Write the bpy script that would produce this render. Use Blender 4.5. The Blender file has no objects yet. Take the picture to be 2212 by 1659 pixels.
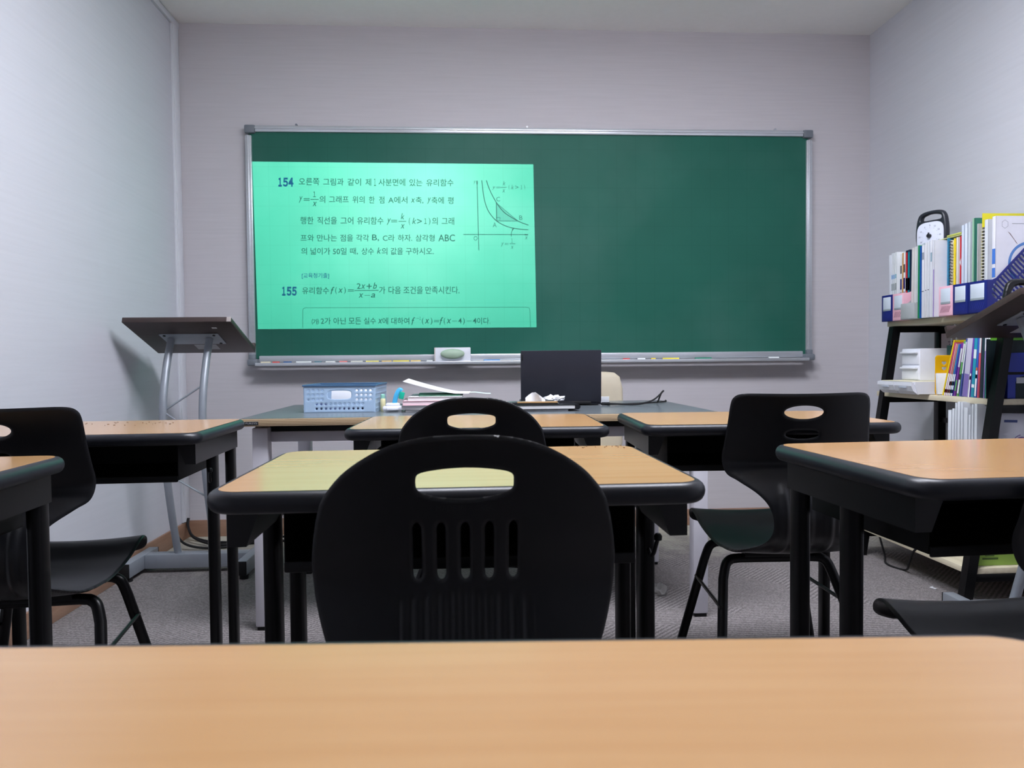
import bpy, bmesh, math, random
import numpy as np
from mathutils import Vector, Matrix
random.seed(7)
S = bpy.context.scene
PI = math.pi
# ------------------------------------------------------------------ camera
CAM_H = 0.895
F_PX, PITCH, YAW, ROLL = 1596.5, -0.03099, -0.06093, -0.00976
cy_, sy_, cp_, sp_ = math.cos(YAW), math.sin(YAW), math.cos(PITCH), math.sin(PITCH)
FW = Vector((-sy_*cp_, cy_*cp_, sp_)); R0 = Vector((cy_, sy_, 0)); U0 = R0.cross(FW)
RT = R0*math.cos(ROLL) + U0*math.sin(ROLL); UP = -R0*math.sin(ROLL) + U0*math.cos(ROLL)
CAM = Vector((0, 0, CAM_H))
cd = bpy.data.cameras.new('camera'); cam = bpy.data.objects.new('camera', cd); S.collection.objects.link(cam)
cd.sensor_width = 36; cd.sensor_fit = 'HORIZONTAL'; cd.lens = F_PX/2212*36; cd.clip_start = 0.02
cam.matrix_world = Matrix(((RT.x, UP.x, -FW.x, 0), (RT.y, UP.y, -FW.y, 0), (RT.z, UP.z, -FW.z, CAM_H), (0, 0, 0, 1)))
cd.dof.use_dof = True; cd.dof.focus_distance = 1.9; cd.dof.aperture_fstop = 10
S.camera = cam
# ------------------------------------------------------------------ world, exposure
S.view_settings.view_transform = 'Standard'; S.view_settings.look = 'None'
S.view_settings.exposure = 0.0; S.view_settings.gamma = 1.0
try: S.view_settings.use_curve_mapping = False
except Exception: pass
W = bpy.data.worlds.new('world'); S.world = W; W.use_nodes = True
W.node_tree.nodes['Background'].inputs[0].default_value = (0.9, 0.95, 1, 1)
W.node_tree.nodes['Background'].inputs[1].default_value = 0.02
LAMP_E = 36.5          # ceiling panel emission
BEAM_W = 1720.0        # projector lamp
# room
XL, XR, YF, YB, HC = -1.455, 2.188, 3.908, -2.4, 2.63

# ------------------------------------------------------------------ materials
def lin(c):
    c = c/255.0
    return c/12.92 if c <= 0.04045 else ((c+0.055)/1.055)**2.4
def rgb(r, g, b): return (lin(r), lin(g), lin(b), 1)
MATS = {}
def mat(name, col, rough=0.5, metal=0.0, spec=0.5, var=0.04, scale=30, stretch=(1, 1, 1), bump=0.0, bscale=None, alpha=1, coat=0.0, trans=0.0, coat_rough=0.1):
    if name in MATS: return MATS[name]
    m = bpy.data.materials.new(name); m.use_nodes = True; nt = m.node_tree; N = nt.nodes; L = nt.links
    b = N['Principled BSDF']
    b.inputs['Roughness'].default_value = rough; b.inputs['Metallic'].default_value = metal
    b.inputs['Specular IOR Level'].default_value = spec
    b.inputs['Coat Weight'].default_value = coat; b.inputs['Coat Roughness'].default_value = coat_rough
    b.inputs['Transmission Weight'].default_value = trans; b.inputs['Alpha'].default_value = alpha
    tc = N.new('ShaderNodeTexCoord'); mp = N.new('ShaderNodeMapping'); mp.inputs['Scale'].default_value = stretch
    L.new(tc.outputs['Object'], mp.inputs[0])
    n = N.new('ShaderNodeTexNoise'); n.inputs['Scale'].default_value = scale; n.inputs['Detail'].default_value = 4
    L.new(mp.outputs[0], n.inputs['Vector'])
    rp = N.new('ShaderNodeValToRGB'); e = rp.color_ramp.elements
    c = col[:3]
    e[0].position = 0.3; e[1].position = 0.7
    e[0].color = tuple(x*(1-var) for x in c)+(1,); e[1].color = tuple(min(1, x*(1+var)) for x in c)+(1,)
    L.new(n.outputs['Fac'], rp.inputs[0]); L.new(rp.outputs[0], b.inputs['Base Color'])
    if bump:
        n2 = n
        if bscale:
            n2 = N.new('ShaderNodeTexNoise'); n2.inputs['Scale'].default_value = bscale; n2.inputs['Detail'].default_value = 3
            L.new(mp.outputs[0], n2.inputs['Vector'])
        bp = N.new('ShaderNodeBump'); bp.inputs['Strength'].default_value = bump; bp.inputs['Distance'].default_value = 0.002
        L.new(n2.outputs['Fac'], bp.inputs['Height']); L.new(bp.outputs[0], b.inputs['Normal'])
    MATS[name] = m
    return m
def emit(name, col, k):
    m = bpy.data.materials.new(name); m.use_nodes = True; nt = m.node_tree
    for n in list(nt.nodes): nt.nodes.remove(n)
    o = nt.nodes.new('ShaderNodeOutputMaterial'); e = nt.nodes.new('ShaderNodeEmission')
    e.inputs[0].default_value = col; e.inputs[1].default_value = k; nt.links.new(e.outputs[0], o.inputs[0])
    return m
def tinted(name, col):
    m = bpy.data.materials.new(name); m.use_nodes = True; nt = m.node_tree
    for n in list(nt.nodes): nt.nodes.remove(n)
    o = nt.nodes.new('ShaderNodeOutputMaterial'); e = nt.nodes.new('ShaderNodeBsdfTransparent')
    e.inputs[0].default_value = col; nt.links.new(e.outputs[0], o.inputs[0])
    return m
def wood(name, c0, c1, axis=(1, 14, 14), scale=6, rough=0.28, spec=0.5, coat=0.0, coat_rough=.1):
    m = mat(name, c0, rough, 0, spec, 0.0, scale, axis, coat=coat, coat_rough=coat_rough)
    e = [n for n in m.node_tree.nodes if n.type == 'VALTORGB'][0].color_ramp.elements
    e[0].color = c0; e[1].color = c1
    return m
def wallpaper(name, c, var, stretch):
    m = mat(name, c, 0.85, 0, 0.25, var, 7, stretch, bump=0.12, bscale=60)
    return m
def carpet():
    m = bpy.data.materials.new('carpet'); m.use_nodes = True; nt = m.node_tree; N = nt.nodes; L = nt.links
    b = N['Principled BSDF']; b.inputs['Roughness'].default_value = 0.95; b.inputs['Specular IOR Level'].default_value = 0.15
    tc = N.new('ShaderNodeTexCoord')
    def stripes(rot, sc):
        mp = N.new('ShaderNodeMapping'); mp.inputs['Rotation'].default_value = (0, 0, rot); L.new(tc.outputs['Object'], mp.inputs[0])
        w = N.new('ShaderNodeTexWave'); w.inputs['Scale'].default_value = sc; w.inputs['Distortion'].default_value = 4.5
        w.inputs['Detail'].default_value = 3; w.inputs['Detail Scale'].default_value = 6
        L.new(mp.outputs[0], w.inputs['Vector']); return w
    w1, w2 = stripes(PI/2, 19), stripes(PI/4, 19)
    vo = N.new('ShaderNodeTexVoronoi'); vo.inputs['Scale'].default_value = 4.2; L.new(tc.outputs['Object'], vo.inputs['Vector'])
    gt = N.new('ShaderNodeMath'); gt.operation = 'GREATER_THAN'; gt.inputs[1].default_value = 0.55
    L.new(vo.outputs['Color'], gt.inputs[0])
    mx = N.new('ShaderNodeMix'); mx.data_type = 'FLOAT'
    L.new(gt.outputs[0], mx.inputs[0]); L.new(w1.outputs['Fac'], mx.inputs[2]); L.new(w2.outputs['Fac'], mx.inputs[3])
    nz = N.new('ShaderNodeTexNoise'); nz.inputs['Scale'].default_value = 260; nz.inputs['Detail'].default_value = 3; L.new(tc.outputs['Object'], nz.inputs['Vector'])
    ad = N.new('ShaderNodeMath'); ad.operation = 'ADD'; L.new(mx.outputs[0], ad.inputs[0]); L.new(nz.outputs['Fac'], ad.inputs[1])
    rp = N.new('ShaderNodeValToRGB'); e = rp.color_ramp.elements; e[0].position = 0.35; e[1].position = 1.5/1.6
    e[0].color = rgb(108, 103, 103); e[1].color = rgb(150, 144, 143)
    ml = N.new('ShaderNodeMath'); ml.operation = 'MULTIPLY'; ml.inputs[1].default_value = 0.62
    L.new(ad.outputs[0], ml.inputs[0]); L.new(ml.outputs[0], rp.inputs[0])
    # chalk dust on the carpet by the front wall (a deposit with its own ragged edge)
    sep = N.new('ShaderNodeSeparateXYZ'); L.new(tc.outputs['Object'], sep.inputs[0])
    n3 = N.new('ShaderNodeTexNoise'); n3.inputs['Scale'].default_value = 9; n3.inputs['Detail'].default_value = 5; L.new(tc.outputs['Object'], n3.inputs['Vector'])
    a2 = N.new('ShaderNodeMath'); a2.operation = 'ADD'; L.new(sep.outputs['Y'], a2.inputs[0]); L.new(n3.outputs['Fac'], a2.inputs[1])
    mr = N.new('ShaderNodeMapRange'); mr.inputs['From Min'].default_value = 3.75; mr.inputs['From Max'].default_value = 4.35; mr.inputs['To Max'].default_value = 0.75
    L.new(a2.outputs[0], mr.inputs['Value'])
    mc = N.new('ShaderNodeMix'); mc.data_type = 'RGBA'; L.new(mr.outputs[0], mc.inputs[0]); L.new(rp.outputs[0], mc.inputs[6]); mc.inputs[7].default_value = rgb(196, 194, 176)
    L.new(mc.outputs[2], b.inputs['Base Color'])
    bp = N.new('ShaderNodeBump'); bp.inputs['Strength'].default_value = 0.5; bp.inputs['Distance'].default_value = 0.004
    L.new(ad.outputs[0], bp.inputs['Height']); L.new(bp.outputs[0], b.inputs['Normal'])
    return m
def chalkboard_green():
    m = mat('board_green', (0.0190, 0.1150, 0.0830, 1), 0.45, 0, 0.13, 0.05, 3)
    nt = m.node_tree; N = nt.nodes; L = nt.links; b = N['Principled BSDF']
    tc = N.new('ShaderNodeTexCoord'); br = N.new('ShaderNodeTexBrick'); br.offset = 0
    mp = N.new('ShaderNodeMapping'); mp.inputs['Rotation'].default_value = (PI/2, 0, 0); L.new(tc.outputs['Object'], mp.inputs[0]); L.new(mp.outputs[0], br.inputs['Vector'])
    br.inputs['Scale'].default_value = 1; br.inputs['Brick Width'].default_value = 0.1; br.inputs['Row Height'].default_value = 0.1
    br.inputs['Mortar Size'].default_value = 0.0012; br.inputs['Mortar Smooth'].default_value = 0.5
    br.inputs['Color1'].default_value = br.inputs['Color2'].default_value = (1, 1, 1, 1); br.inputs['Mortar'].default_value = (0.84, 0.87, 0.87, 1)
    rp = [n for n in N if n.type == 'VALTORGB'][0]
    # wiped chalk haze
    n3 = N.new('ShaderNodeTexNoise'); n3.inputs['Scale'].default_value = 1.6; n3.inputs['Detail'].default_value = 5; L.new(tc.outputs['Object'], n3.inputs['Vector'])
    mr = N.new('ShaderNodeMapRange'); mr.inputs['From Min'].default_value = 0.45; mr.inputs['From Max'].default_value = 0.8; mr.inputs['To Max'].default_value = 0.07
    L.new(n3.outputs['Fac'], mr.inputs['Value'])
    hz = N.new('ShaderNodeMix'); hz.data_type = 'RGBA'; L.new(mr.outputs[0], hz.inputs[0]); L.new(rp.outputs[0], hz.inputs[6]); hz.inputs[7].default_value = (0.35, 0.4, 0.4, 1)
    mx = N.new('ShaderNodeMix'); mx.data_type = 'RGBA'; mx.blend_type = 'MULTIPLY'; mx.inputs[0].default_value = 1
    L.new(hz.outputs[2], mx.inputs[6]); L.new(br.outputs['Color'], mx.inputs[7]); L.new(mx.outputs[2], b.inputs['Base Color'])
    return m
def plywood():
    m = mat('plywood_edge', rgb(186, 160, 128), 0.55, 0, 0.3, 0.0, 5)
    nt = m.node_tree; N = nt.nodes; L = nt.links
    tc = N.new('ShaderNodeTexCoord'); w = N.new('ShaderNodeTexWave'); w.bands_direction = 'Z'; w.inputs['Scale'].default_value = 62
    w.inputs['Distortion'].default_value = 0.6
    L.new(tc.outputs['Object'], w.inputs['Vector'])
    rp = [n for n in N if n.type == 'VALTORGB'][0]; e = rp.color_ramp.elements
    e[0].color = rgb(138, 106, 76); e[1].color = rgb(206, 184, 150); e[0].position = 0.1; e[1].position = 0.6
    L.new(w.outputs['Fac'], rp.inputs[0])
    return m

M_BLK = mat('black_plastic', (0.0068, 0.0071, 0.0092, 1), 0.36, 0, 0.42, 0.1, 60, bump=0.05, bscale=900)
M_BAND = mat('black_rubber_edge', (0.0135, 0.0150, 0.0205, 1), 0.38, 0, 0.42, 0.12, 40)
M_STEEL = mat('black_steel', (0.0026, 0.0026, 0.0032, 1), 0.34, 0.0, 0.25, 0.08, 30)
M_GSTEEL = mat('grey_steel_plate', (0.0055, 0.0055, 0.0068, 1), 0.34, 0.0, 0.45, 0.08, 30)
M_TRAY = mat('black_sheet_metal', (0.006, 0.006, 0.007, 1), 0.5, 0, 0.3, 0.08, 20)
M_BEECH = wood('beech_laminate', rgb(205, 157, 104), rgb(213, 168, 116), (0.55, 11, 11), 5, 0.16, 0.5, coat=0.4, coat_rough=.22)
M_SILVER = mat('silver_paint', rgb(150, 156, 164), 0.4, 0.35, 0.5, 0.05, 20)
M_ALU = mat('brushed_aluminium', rgb(205, 208, 214), 0.32, 0.55, 0.5, 0.05, 20, (0.3, 10, 10))
M_GREYPL = mat('grey_plastic', rgb(112, 118, 126), 0.45, 0, 0.4)
M_WALNUT = mat('dark_walnut', rgb(58, 46, 44), 0.42, 0, 0.4, 0.15, 8, (1, 12, 12))
M_WHITE = mat('white_metal', rgb(214, 212, 220), 0.4, 0, 0.4, 0.02)
M_WPL = mat('white_plastic', rgb(226, 228, 236), 0.35, 0, 0.5, 0.02)
M_PAPER = mat('white_paper', rgb(226, 228, 232), 0.8, 0, 0.2, 0.02)
M_PAGES = mat('page_edges', rgb(206, 206, 206), 0.85, 0, 0.15, 0.07, 8, (1, 1, 60))
M_RUB = mat('black_rubber', (0.008, 0.008, 0.009, 1), 0.6, 0, 0.3)
M_SHELF = wood('pale_shelf_board', rgb(206, 194, 166), rgb(220, 210, 184), (12, 0.7, 12), 4, 0.45)
M_CHROME = mat('chrome', rgb(220, 222, 226), 0.12, 1.0, 0.5, 0.02)
M_NAVY = mat('navy_plastic', rgb(22, 30, 112), 0.38, 0, 0.5, 0.06)
M_PINK = mat('pink_plastic', rgb(236, 184, 200), 0.42, 0, 0.4, 0.03)
M_GREYBOX = mat('grey_box_plastic', rgb(172, 176, 178), 0.45, 0, 0.4, 0.03)
M_LBL = mat('label_card', rgb(208, 218, 230), 0.5, 0, 0.4, 0.02)
M_YEL = mat('yellow_plastic', rgb(226, 196, 24), 0.4, 0, 0.5, 0.04)
M_OCH = mat('ochre_metal', rgb(222, 170, 16), 0.35, 0, 0.5, 0.04)
PAL = {}
def pc(r, g, b, rough=0.5):
    k = 'cover_%d_%d_%d' % (r, g, b)
    return mat(k, rgb(r, g, b), rough, 0, 0.4, 0.03)

# ------------------------------------------------------------------ mesh helpers
COL = S.collection
class MB:
    def __init__(s): s.bm = bmesh.new()
    def box(s, x0, x1, y0, y1, z0, z1, bev=0.0, M=None, seg=2):
        r = bmesh.ops.create_cube(s.bm, size=1)['verts']
        for v in r: v.co = Vector(((x0+x1)/2+v.co.x*(x1-x0), (y0+y1)/2+v.co.y*(y1-y0), (z0+z1)/2+v.co.z*(z1-z0)))
        if bev:
            es = list({e for v in r for e in v.link_edges})
            o = bmesh.ops.bevel(s.bm, geom=es, offset=bev, segments=seg, affect='EDGES', profile=0.5)
            r = list({v for f in o['faces'] for v in f.verts} | {v for v in r if v.is_valid})
        if M is not None:
            for v in r: v.co = M @ v.co
        return s
    def ring_loft(s, rings, cap=True, closed=False):
        vs = [[s.bm.verts.new(p) for p in r] for r in rings]
        n = len(vs[0])
        pairs = list(zip(vs, vs[1:])) + ([(vs[-1], vs[0])] if closed else [])
        for a, b in pairs:
            for i in range(n):
                j = (i+1) % n
                try: s.bm.faces.new((a[i], a[j], b[j], b[i]))
                except ValueError: pass
        if cap and not closed:
            try: s.bm.faces.new(vs[0][::-1])
            except ValueError: pass
            try: s.bm.faces.new(vs[-1])
            except ValueError: pass
        return s
    def tube(s, pts, r, seg=10, ry=None, up=None, closed=False):
        pts = [Vector(p) for p in pts]; n = len(pts); rings = []
        ref = None
        for i, p in enumerate(pts):
            if closed: t = (pts[(i+1) % n]-pts[i-1])
            else: t = (pts[min(i+1, n-1)]-pts[max(i-1, 0)])
            t.normalize()
            if ref is None:
                ref = Vector(up) if up else (Vector((0, 0, 1)) if abs(t.z) < 0.9 else Vector((1, 0, 0)))
            a = ref - t*ref.dot(t); a.normalize(); ref = a; b = t.cross(a)
            rr = r[i] if isinstance(r, (list, tuple)) else r
            rings.append([p + a*math.cos(k*2*PI/seg)*rr + b*math.sin(k*2*PI/seg)*(ry if ry else rr) for k in range(seg)])
        return s.ring_loft(rings, closed=closed)
    def cyl(s, p0, p1, r, seg=16, r1=None): return s.tube([p0, p1], [r, r if r1 is None else r1], seg)
    def prism(s, poly, axis, a, b):
        def P(p, t):
            return {'x': (t, p[0], p[1]), 'y': (p[0], t, p[1]), 'z': (p[0], p[1], t)}[axis]
        return s.ring_loft([[P(p, a) for p in poly], [P(p, b) for p in poly]])
    def lathe(s, prof, c=(0, 0, 0), seg=20, sx=1, sy=1):
        rings = [[(c[0]+r*sx*math.cos(k*2*PI/seg), c[1]+r*sy*math.sin(k*2*PI/seg), c[2]+z) for k in range(seg)] for r, z in prof]
        return s.ring_loft(rings)
    def raw(s, verts, faces):
        vs = [s.bm.verts.new(v) for v in verts]
        for f in faces:
            try: s.bm.faces.new([vs[i] for i in f])
            except ValueError: pass
        return s
    def build(s, name, m, parent=None, smooth=True, angle=40, loc=None):
        bmesh.ops.recalc_face_normals(s.bm, faces=s.bm.faces[:])
        me = bpy.data.meshes.new(name); s.bm.to_mesh(me); s.bm.free()
        o = bpy.data.objects.new(name, me); COL.objects.link(o)
        me.materials.append(m)
        if smooth and len(me.polygons):
            me.polygons.foreach_set('use_smooth', [True]*len(me.polygons))
            try: me.set_sharp_from_angle(angle=math.radians(angle))
            except Exception: pass
        if parent is not None: o.parent = parent
        if loc: o.location = loc
        return o
def tag(o, label=None, cat=None, group=None, kind=None):
    if label: o['label'] = label
    if cat: o['category'] = cat
    if group: o['group'] = group
    if kind: o['kind'] = kind
    return o
def thing(name, label, cat, loc=(0, 0, 0), rotz=0, group=None):
    o = bpy.data.objects.new(name, None); COL.objects.link(o); o.empty_display_size = 0.05
    o.location = loc; o.rotation_euler = (0, 0, rotz)
    return tag(o, label, cat, group)
def copy_thing(src, label, loc, rotz, group=None):
    r = src.copy(); COL.objects.link(r); r.location = loc; r.rotation_euler = (0, 0, rotz); r['label'] = label
    for ch in list(src.children):
        c = ch.copy(); COL.objects.link(c); c.parent = r
        for g in list(ch.children):
            d = g.copy(); COL.objects.link(d); d.parent = c
    return r
def struct(o, label=None):
    o['kind'] = 'structure'
    if label: o['label'] = label
    return o
def rrect(w, h, r, n=6):
    pts = []
    for cx, cy, a0 in ((w/2-r, h/2-r, 0), (-w/2+r, h/2-r, 90), (-w/2+r, -h/2+r, 180), (w/2-r, -h/2+r, 270)):
        for k in range(n+1):
            a = math.radians(a0+90*k/n); pts.append((cx+r*math.cos(a), cy+r*math.sin(a)))
    return pts
def ellipse(cx, cy, a, b, n=28, p=2.0):
    out = []
    for k in range(n):
        t = 2*PI*k/n; c, s_ = math.cos(t), math.sin(t)
        out.append((cx+a*math.copysign(abs(c)**(2/p), c), cy+b*math.copysign(abs(s_)**(2/p), s_)))
    return out
def catmull(pts, n=12):
    P = [Vector(p) for p in pts]; out = []
    for i in range(len(P)-1):
        p0, p1, p2, p3 = P[max(i-1, 0)], P[i], P[i+1], P[min(i+2, len(P)-1)]
        for k in range(n):
            t = k/n
            out.append(0.5*((2*p1)+(p2-p0)*t+(2*p0-5*p1+4*p2-p3)*t*t+(3*p1-p0-3*p2+p3)*t**3))
    out.append(P[-1]); return out
def text2d(s, bold=0.0, shear=0.0):
    cu = bpy.data.curves.new('t', 'FONT'); cu.body = s; cu.size = 1; cu.offset = bold; cu.shear = shear; cu.resolution_u = 3; cu.fill_mode = 'FRONT'
    ob = bpy.data.objects.new('t', cu); COL.objects.link(ob)
    bpy.context.view_layer.update()
    dg = bpy.context.evaluated_depsgraph_get()
    me = bpy.data.meshes.new_from_object(ob.evaluated_get(dg))
    V = [(v.co.x, v.co.y) for v in me.vertices]; Fc = [tuple(p.vertices) for p in me.polygons]
    bpy.data.objects.remove(ob); bpy.data.curves.remove(cu); bpy.data.meshes.remove(me)
    return V, Fc
def text_on(mb, s, O, ex, ez, width=None, height=None, bold=0, shear=0, lift=None):
    """lay lettering on a plane: origin O, unit right ex, unit up ez."""
    V, Fc = text2d(s, bold, shear)
    if not V: return
    x0 = min(v[0] for v in V); x1 = max(v[0] for v in V); z0 = min(v[1] for v in V); z1 = max(v[1] for v in V)
    kx = (width/(x1-x0)) if width else None; kz = (height/(z1-z0)) if height else None
    kx = kx or kz; kz = kz or kx
    O, ex, ez = Vector(O), Vector(ex), Vector(ez)
    mb.raw([O+ex*((v[0]-x0)*kx)+ez*((v[1]-z0)*kz) for v in V], Fc)

# curved sheets with holes, cut from an outline and bent along a side profile
def poly_dist(P, poly):
    A = np.array(poly); B = np.roll(A, -1, 0); AB = B-A
    best = np.full(len(P), 1e9); near = np.zeros_like(P); ins = np.zeros(len(P), bool)
    for a, b, d in zip(A, B, AB):
        t = np.clip(((P-a)@d)/max(d@d, 1e-14), 0, 1); q = a+t[:, None]*d; dd = np.hypot(*(P-q).T)
        m = dd < best; best[m] = dd[m]; near[m] = q[m]
        c = ((a[1] > P[:, 1]) != (b[1] > P[:, 1]))
        if b[1] != a[1]:
            xi = a[0]+(P[:, 1]-a[1])*(b[0]-a[0])/(b[1]-a[1]); ins ^= c & (P[:, 0] < xi)
    return best, near, ins
def sheet(outline, holes, cell, mapper, T, rnd, split=None, extra=None):
    """returns list of (verts, faces): whole sheet, or the two sides of v=split"""
    o = np.array(outline); x0, y0 = o.min(0)-cell; x1, y1 = o.max(0)+cell
    nx, ny = int((x1-x0)/cell)+1, int((y1-y0)/cell)+1
    gx = x0+np.arange(nx+1)*cell; gy = y0+np.arange(ny+1)*cell
    if split is not None:
        k = int(round((split-y0)/cell)); gy = gy+(split-gy[k]); 
    G = np.array([(x, y) for y in gy for x in gx]); idx = lambda i, j: j*(nx+1)+i
    C = np.array([(x+cell/2, y+cell/2) for y in gy[:-1] for x in gx[:-1]])
    _, _, keep = poly_dist(C, outline)
    for h in holes: keep &= ~poly_dist(C, h)[2]
    keep = keep.reshape(ny, nx)
    D, NR, _ = poly_dist(G, outline)
    for h in holes:
        d, nr, _ = poly_dist(G, h); m = d < D; D[m] = d[m]; NR[m] = nr[m]
    def K(i, j): return 0 <= i < nx and 0 <= j < ny and keep[j, i]
    bnd = np.zeros(len(G), bool); used = np.zeros(len(G), bool)
    for j in range(ny+1):
        for i in range(nx+1):
            ks = (K(i-1, j-1), K(i, j-1), K(i-1, j), K(i, j))
            if any(ks): used[idx(i, j)] = True; bnd[idx(i, j)] = not all(ks)
    P = G.copy(); P[bnd] = NR[bnd]; D = D.copy(); D[bnd] = 0
    th = T*np.sqrt(np.clip(1-(1-np.clip(D/rnd, 0, 1))**2, 0, 1))
    out = []
    for side in ((0, 1) if split is not None else (None,)):
        verts, faces, fi, bi = [], [], {}, {}
        def vid(n, front):
            dct = fi if front else bi
            if n in dct: return dct[n]
            p, nn = mapper(P[n, 0], P[n, 1])
            ex = (extra(P[n, 0], P[n, 1], front)*min(1, D[n]/0.006) if extra else 0)
            q = p+nn*((th[n]+ex) if front else -(th[n]+ex))
            verts.append(q); dct[n] = len(verts)-1
            if bnd[n] and D[n] == 0: fi[n] = bi[n] = dct[n]
            return dct[n]
        for j in range(ny):
            if side is not None and ((gy[j]+cell/2 > split) != bool(side)): continue
            for i in range(nx):
                if not keep[j, i]: continue
                q = [idx(i, j), idx(i+1, j), idx(i+1, j+1), idx(i, j+1)]
                faces.append([vid(n, True) for n in q]); faces.append([vid(n, False) for n in q[::-1]])
        out.append((verts, faces))
    return out

# ------------------------------------------------------------------ room shell
M_WF = wallpaper('wallpaper_grey', rgb(196, 192, 196), 0.03, (0.5, 14, 14))
M_WS = wallpaper('wallpaper_white', rgb(203, 204, 211), 0.018, (14, 0.5, 14))
M_CEIL = mat('ceiling_paint', rgb(245, 245, 242), 0.9, 0, 0.2, 0.01)
M_BASE = wood('baseboard_wood', rgb(146, 112, 92), rgb(162, 128, 106), (1, 1, 10), 6, 0.5)
M_TRIM = mat('white_trim', rgb(216, 218, 224), 0.5, 0, 0.4, 0.01)
t_ = 0.1
struct(MB().box(XL-t_, XR+t_, YB-t_, YF+t_, -t_, 0).build('floor', carpet(), smooth=False), 'grey brown textured carpet floor')
struct(MB().box(XL-t_, XR+t_, YB-t_, YF+t_, HC, HC+t_).build('ceiling', M_CEIL, smooth=False), 'plain white ceiling')
struct(MB().box(XL, XR, YF, YF+t_, 0, HC).build('wall_front', M_WF, smooth=False), 'grey wallpapered front wall behind the chalkboard')
struct(MB().box(XL-t_, XL, YB, YF+t_, 0, HC).build('wall_left', M_WS, smooth=False), 'white wallpapered left wall')
struct(MB().box(XR, XR+t_, YB, YF+t_, 0, HC).build('wall_right', M_WS, smooth=False), 'white wallpapered right wall')
struct(MB().box(XL, XR, YB-t_, YB, 0, HC).build('wall_back', M_WS, smooth=False), 'white back wall behind the camera')
HB = 0.086
struct(MB().box(XL+0.012, XR-0.012, YF-0.012, YF, 0, HB, 0.002).build('baseboard_front', M_BASE))
struct(MB().box(XL, XL+0.012, YB, YF, 0, HB, 0.002).build('baseboard_left', M_BASE))
struct(MB().box(XR-0.012, XR, YB, YF, 0, HB, 0.002).build('baseboard_right', M_BASE))
# white cable trunking in the left corner and along the left ceiling edge
struct(MB().box(XL, XL+0.012, YF-0.085, YF-0.002, HB+0.004, HC-0.035, 0.002).box(XL+0.012, XL+0.016, YF-0.075, YF-0.02, HB+0.004, HC-0.035, 0.0015).build('trim_1', M_TRIM), 'white cable cover strip in the front left corner')
struct(MB().box(XL, XL+0.014, YB, YF, HC-0.035, HC-0.003, 0.002).build('trim_2', M_TRIM), 'white strip along the left ceiling edge')

# ------------------------------------------------------------------ ceiling lights
M_PANEL = emit('panel_glow', (0.925, 0.945, 1.05, 1), LAMP_E)
def ceiling_light(x, y, label):
    t = thing('ceiling_light', label, 'ceiling light', (x, y, HC), 0, 'ceiling light panels')
    w, l, z = 0.62, 0.62, -0.012
    MB().box(-w/2-.015, w/2+.015, -l/2-.015, -l/2, z, 0).box(-w/2-.015, w/2+.015, l/2, l/2+.015, z, 0).box(-w/2-.015, -w/2, -l/2, l/2, z, 0).box(w/2, w/2+.015, -l/2, l/2, z, 0).build('frame', M_WPL, t, False)
    MB().box(-w/2, w/2, -l/2, l/2, -.05, -.001, .006).build('diffuser', M_PANEL, t, False)
for x, y, lb in ((-0.03, 1.8, 'square ceiling light panel over the left part of the room'), (0.92, 1.8, 'square ceiling light panel over the right part of the room')):
    ceiling_light(x, y, lb)

# ------------------------------------------------------------------ chalkboard
BX0, BX1, BZ0, BZ1 = -1.113, 1.853, 0.888, 2.107
YBD = YF-0.028          # writing surface
cb = thing('chalkboard', 'wide green chalkboard with aluminium frame on the front wall', 'chalkboard', (0, 0, 0))
MB().box(BX0+.02, BX1-.02, YBD, YF-.001, BZ0+.02, BZ1-.02).build('writing_surface', chalkboard_green(), cb, False)
fw = 0.032
def rail(x0, x1, z0, z1): 
    m = MB(); m.box(x0, x1, YBD-.012, YF-.001, z0, z1, .004)
    return m
m = rail(BX0+.05, BX1-.05, BZ1-fw, BZ1); m.box(BX0+.05, BX1-.05, YBD-.017, YBD-.01, BZ1-fw*.55, BZ1-fw*.25, .002); m.build('frame_rail', M_ALU, cb)
for x in (BX0, BX1-fw):
    m = rail(x, x+fw, BZ0+.05, BZ1-.05); m.box(x+fw*.3, x+fw*.6, YBD-.017, YBD-.01, BZ0+.05, BZ1-.05, .002); m.build('frame_rail', M_ALU, cb)
# bottom rail with the chalk tray
m = MB().box(BX0+.05, BX1-.05, YBD-.012, YF-.001, BZ0+.012, BZ0+.046, .004)
m.box(BX0+.05, BX1-.05, YBD-.085, YBD-.006, BZ0-.002, BZ0+.004, .001).box(BX0+.05, BX1-.05, YBD-.089, YBD-.083, BZ0-.006, BZ0+.010, .002)
tray = m.build('chalk_tray', M_ALU, cb)
for x, z, sx, sz in ((BX0, BZ1, 1, -1), (BX1, BZ1, -1, -1), (BX0, BZ0, 1, 1), (BX1, BZ0, -1, 1)):
    m = MB(); xs = sorted((x-.002*sx, x+.052*sx)); zs = sorted((z-.002*sz, z+.04*sz)); d = .02 if sz < 0 else .088
    if sz < 0:
        m.box(xs[0], xs[1], YBD-d, YF-.001, zs[0], zs[1] if False else zs[1], .008)
    else:
        m.box(xs[0], xs[1], YBD-d*.55, YF-.001, z-.004, z+.03, .008)
        xv = sorted((x-.002*sx, x+.032*sx)); m.box(xv[0], xv[1], YBD-.02, YF-.001, z, z+.055, .006)
    m.build('corner_cap', M_GREYPL, cb)
for x in (-0.86, 0.33, 1.66):
    MB().cyl((x, YF, BZ1+.012), (x, YF-.014, BZ1+.012), .006, 10).box(x-.005, x+.005, YF-.012, YF-.006, BZ1-.004, BZ1+.012, .002).build('mounting_hook', M_GREYPL if x < 0 else M_CHROME, cb)

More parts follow.
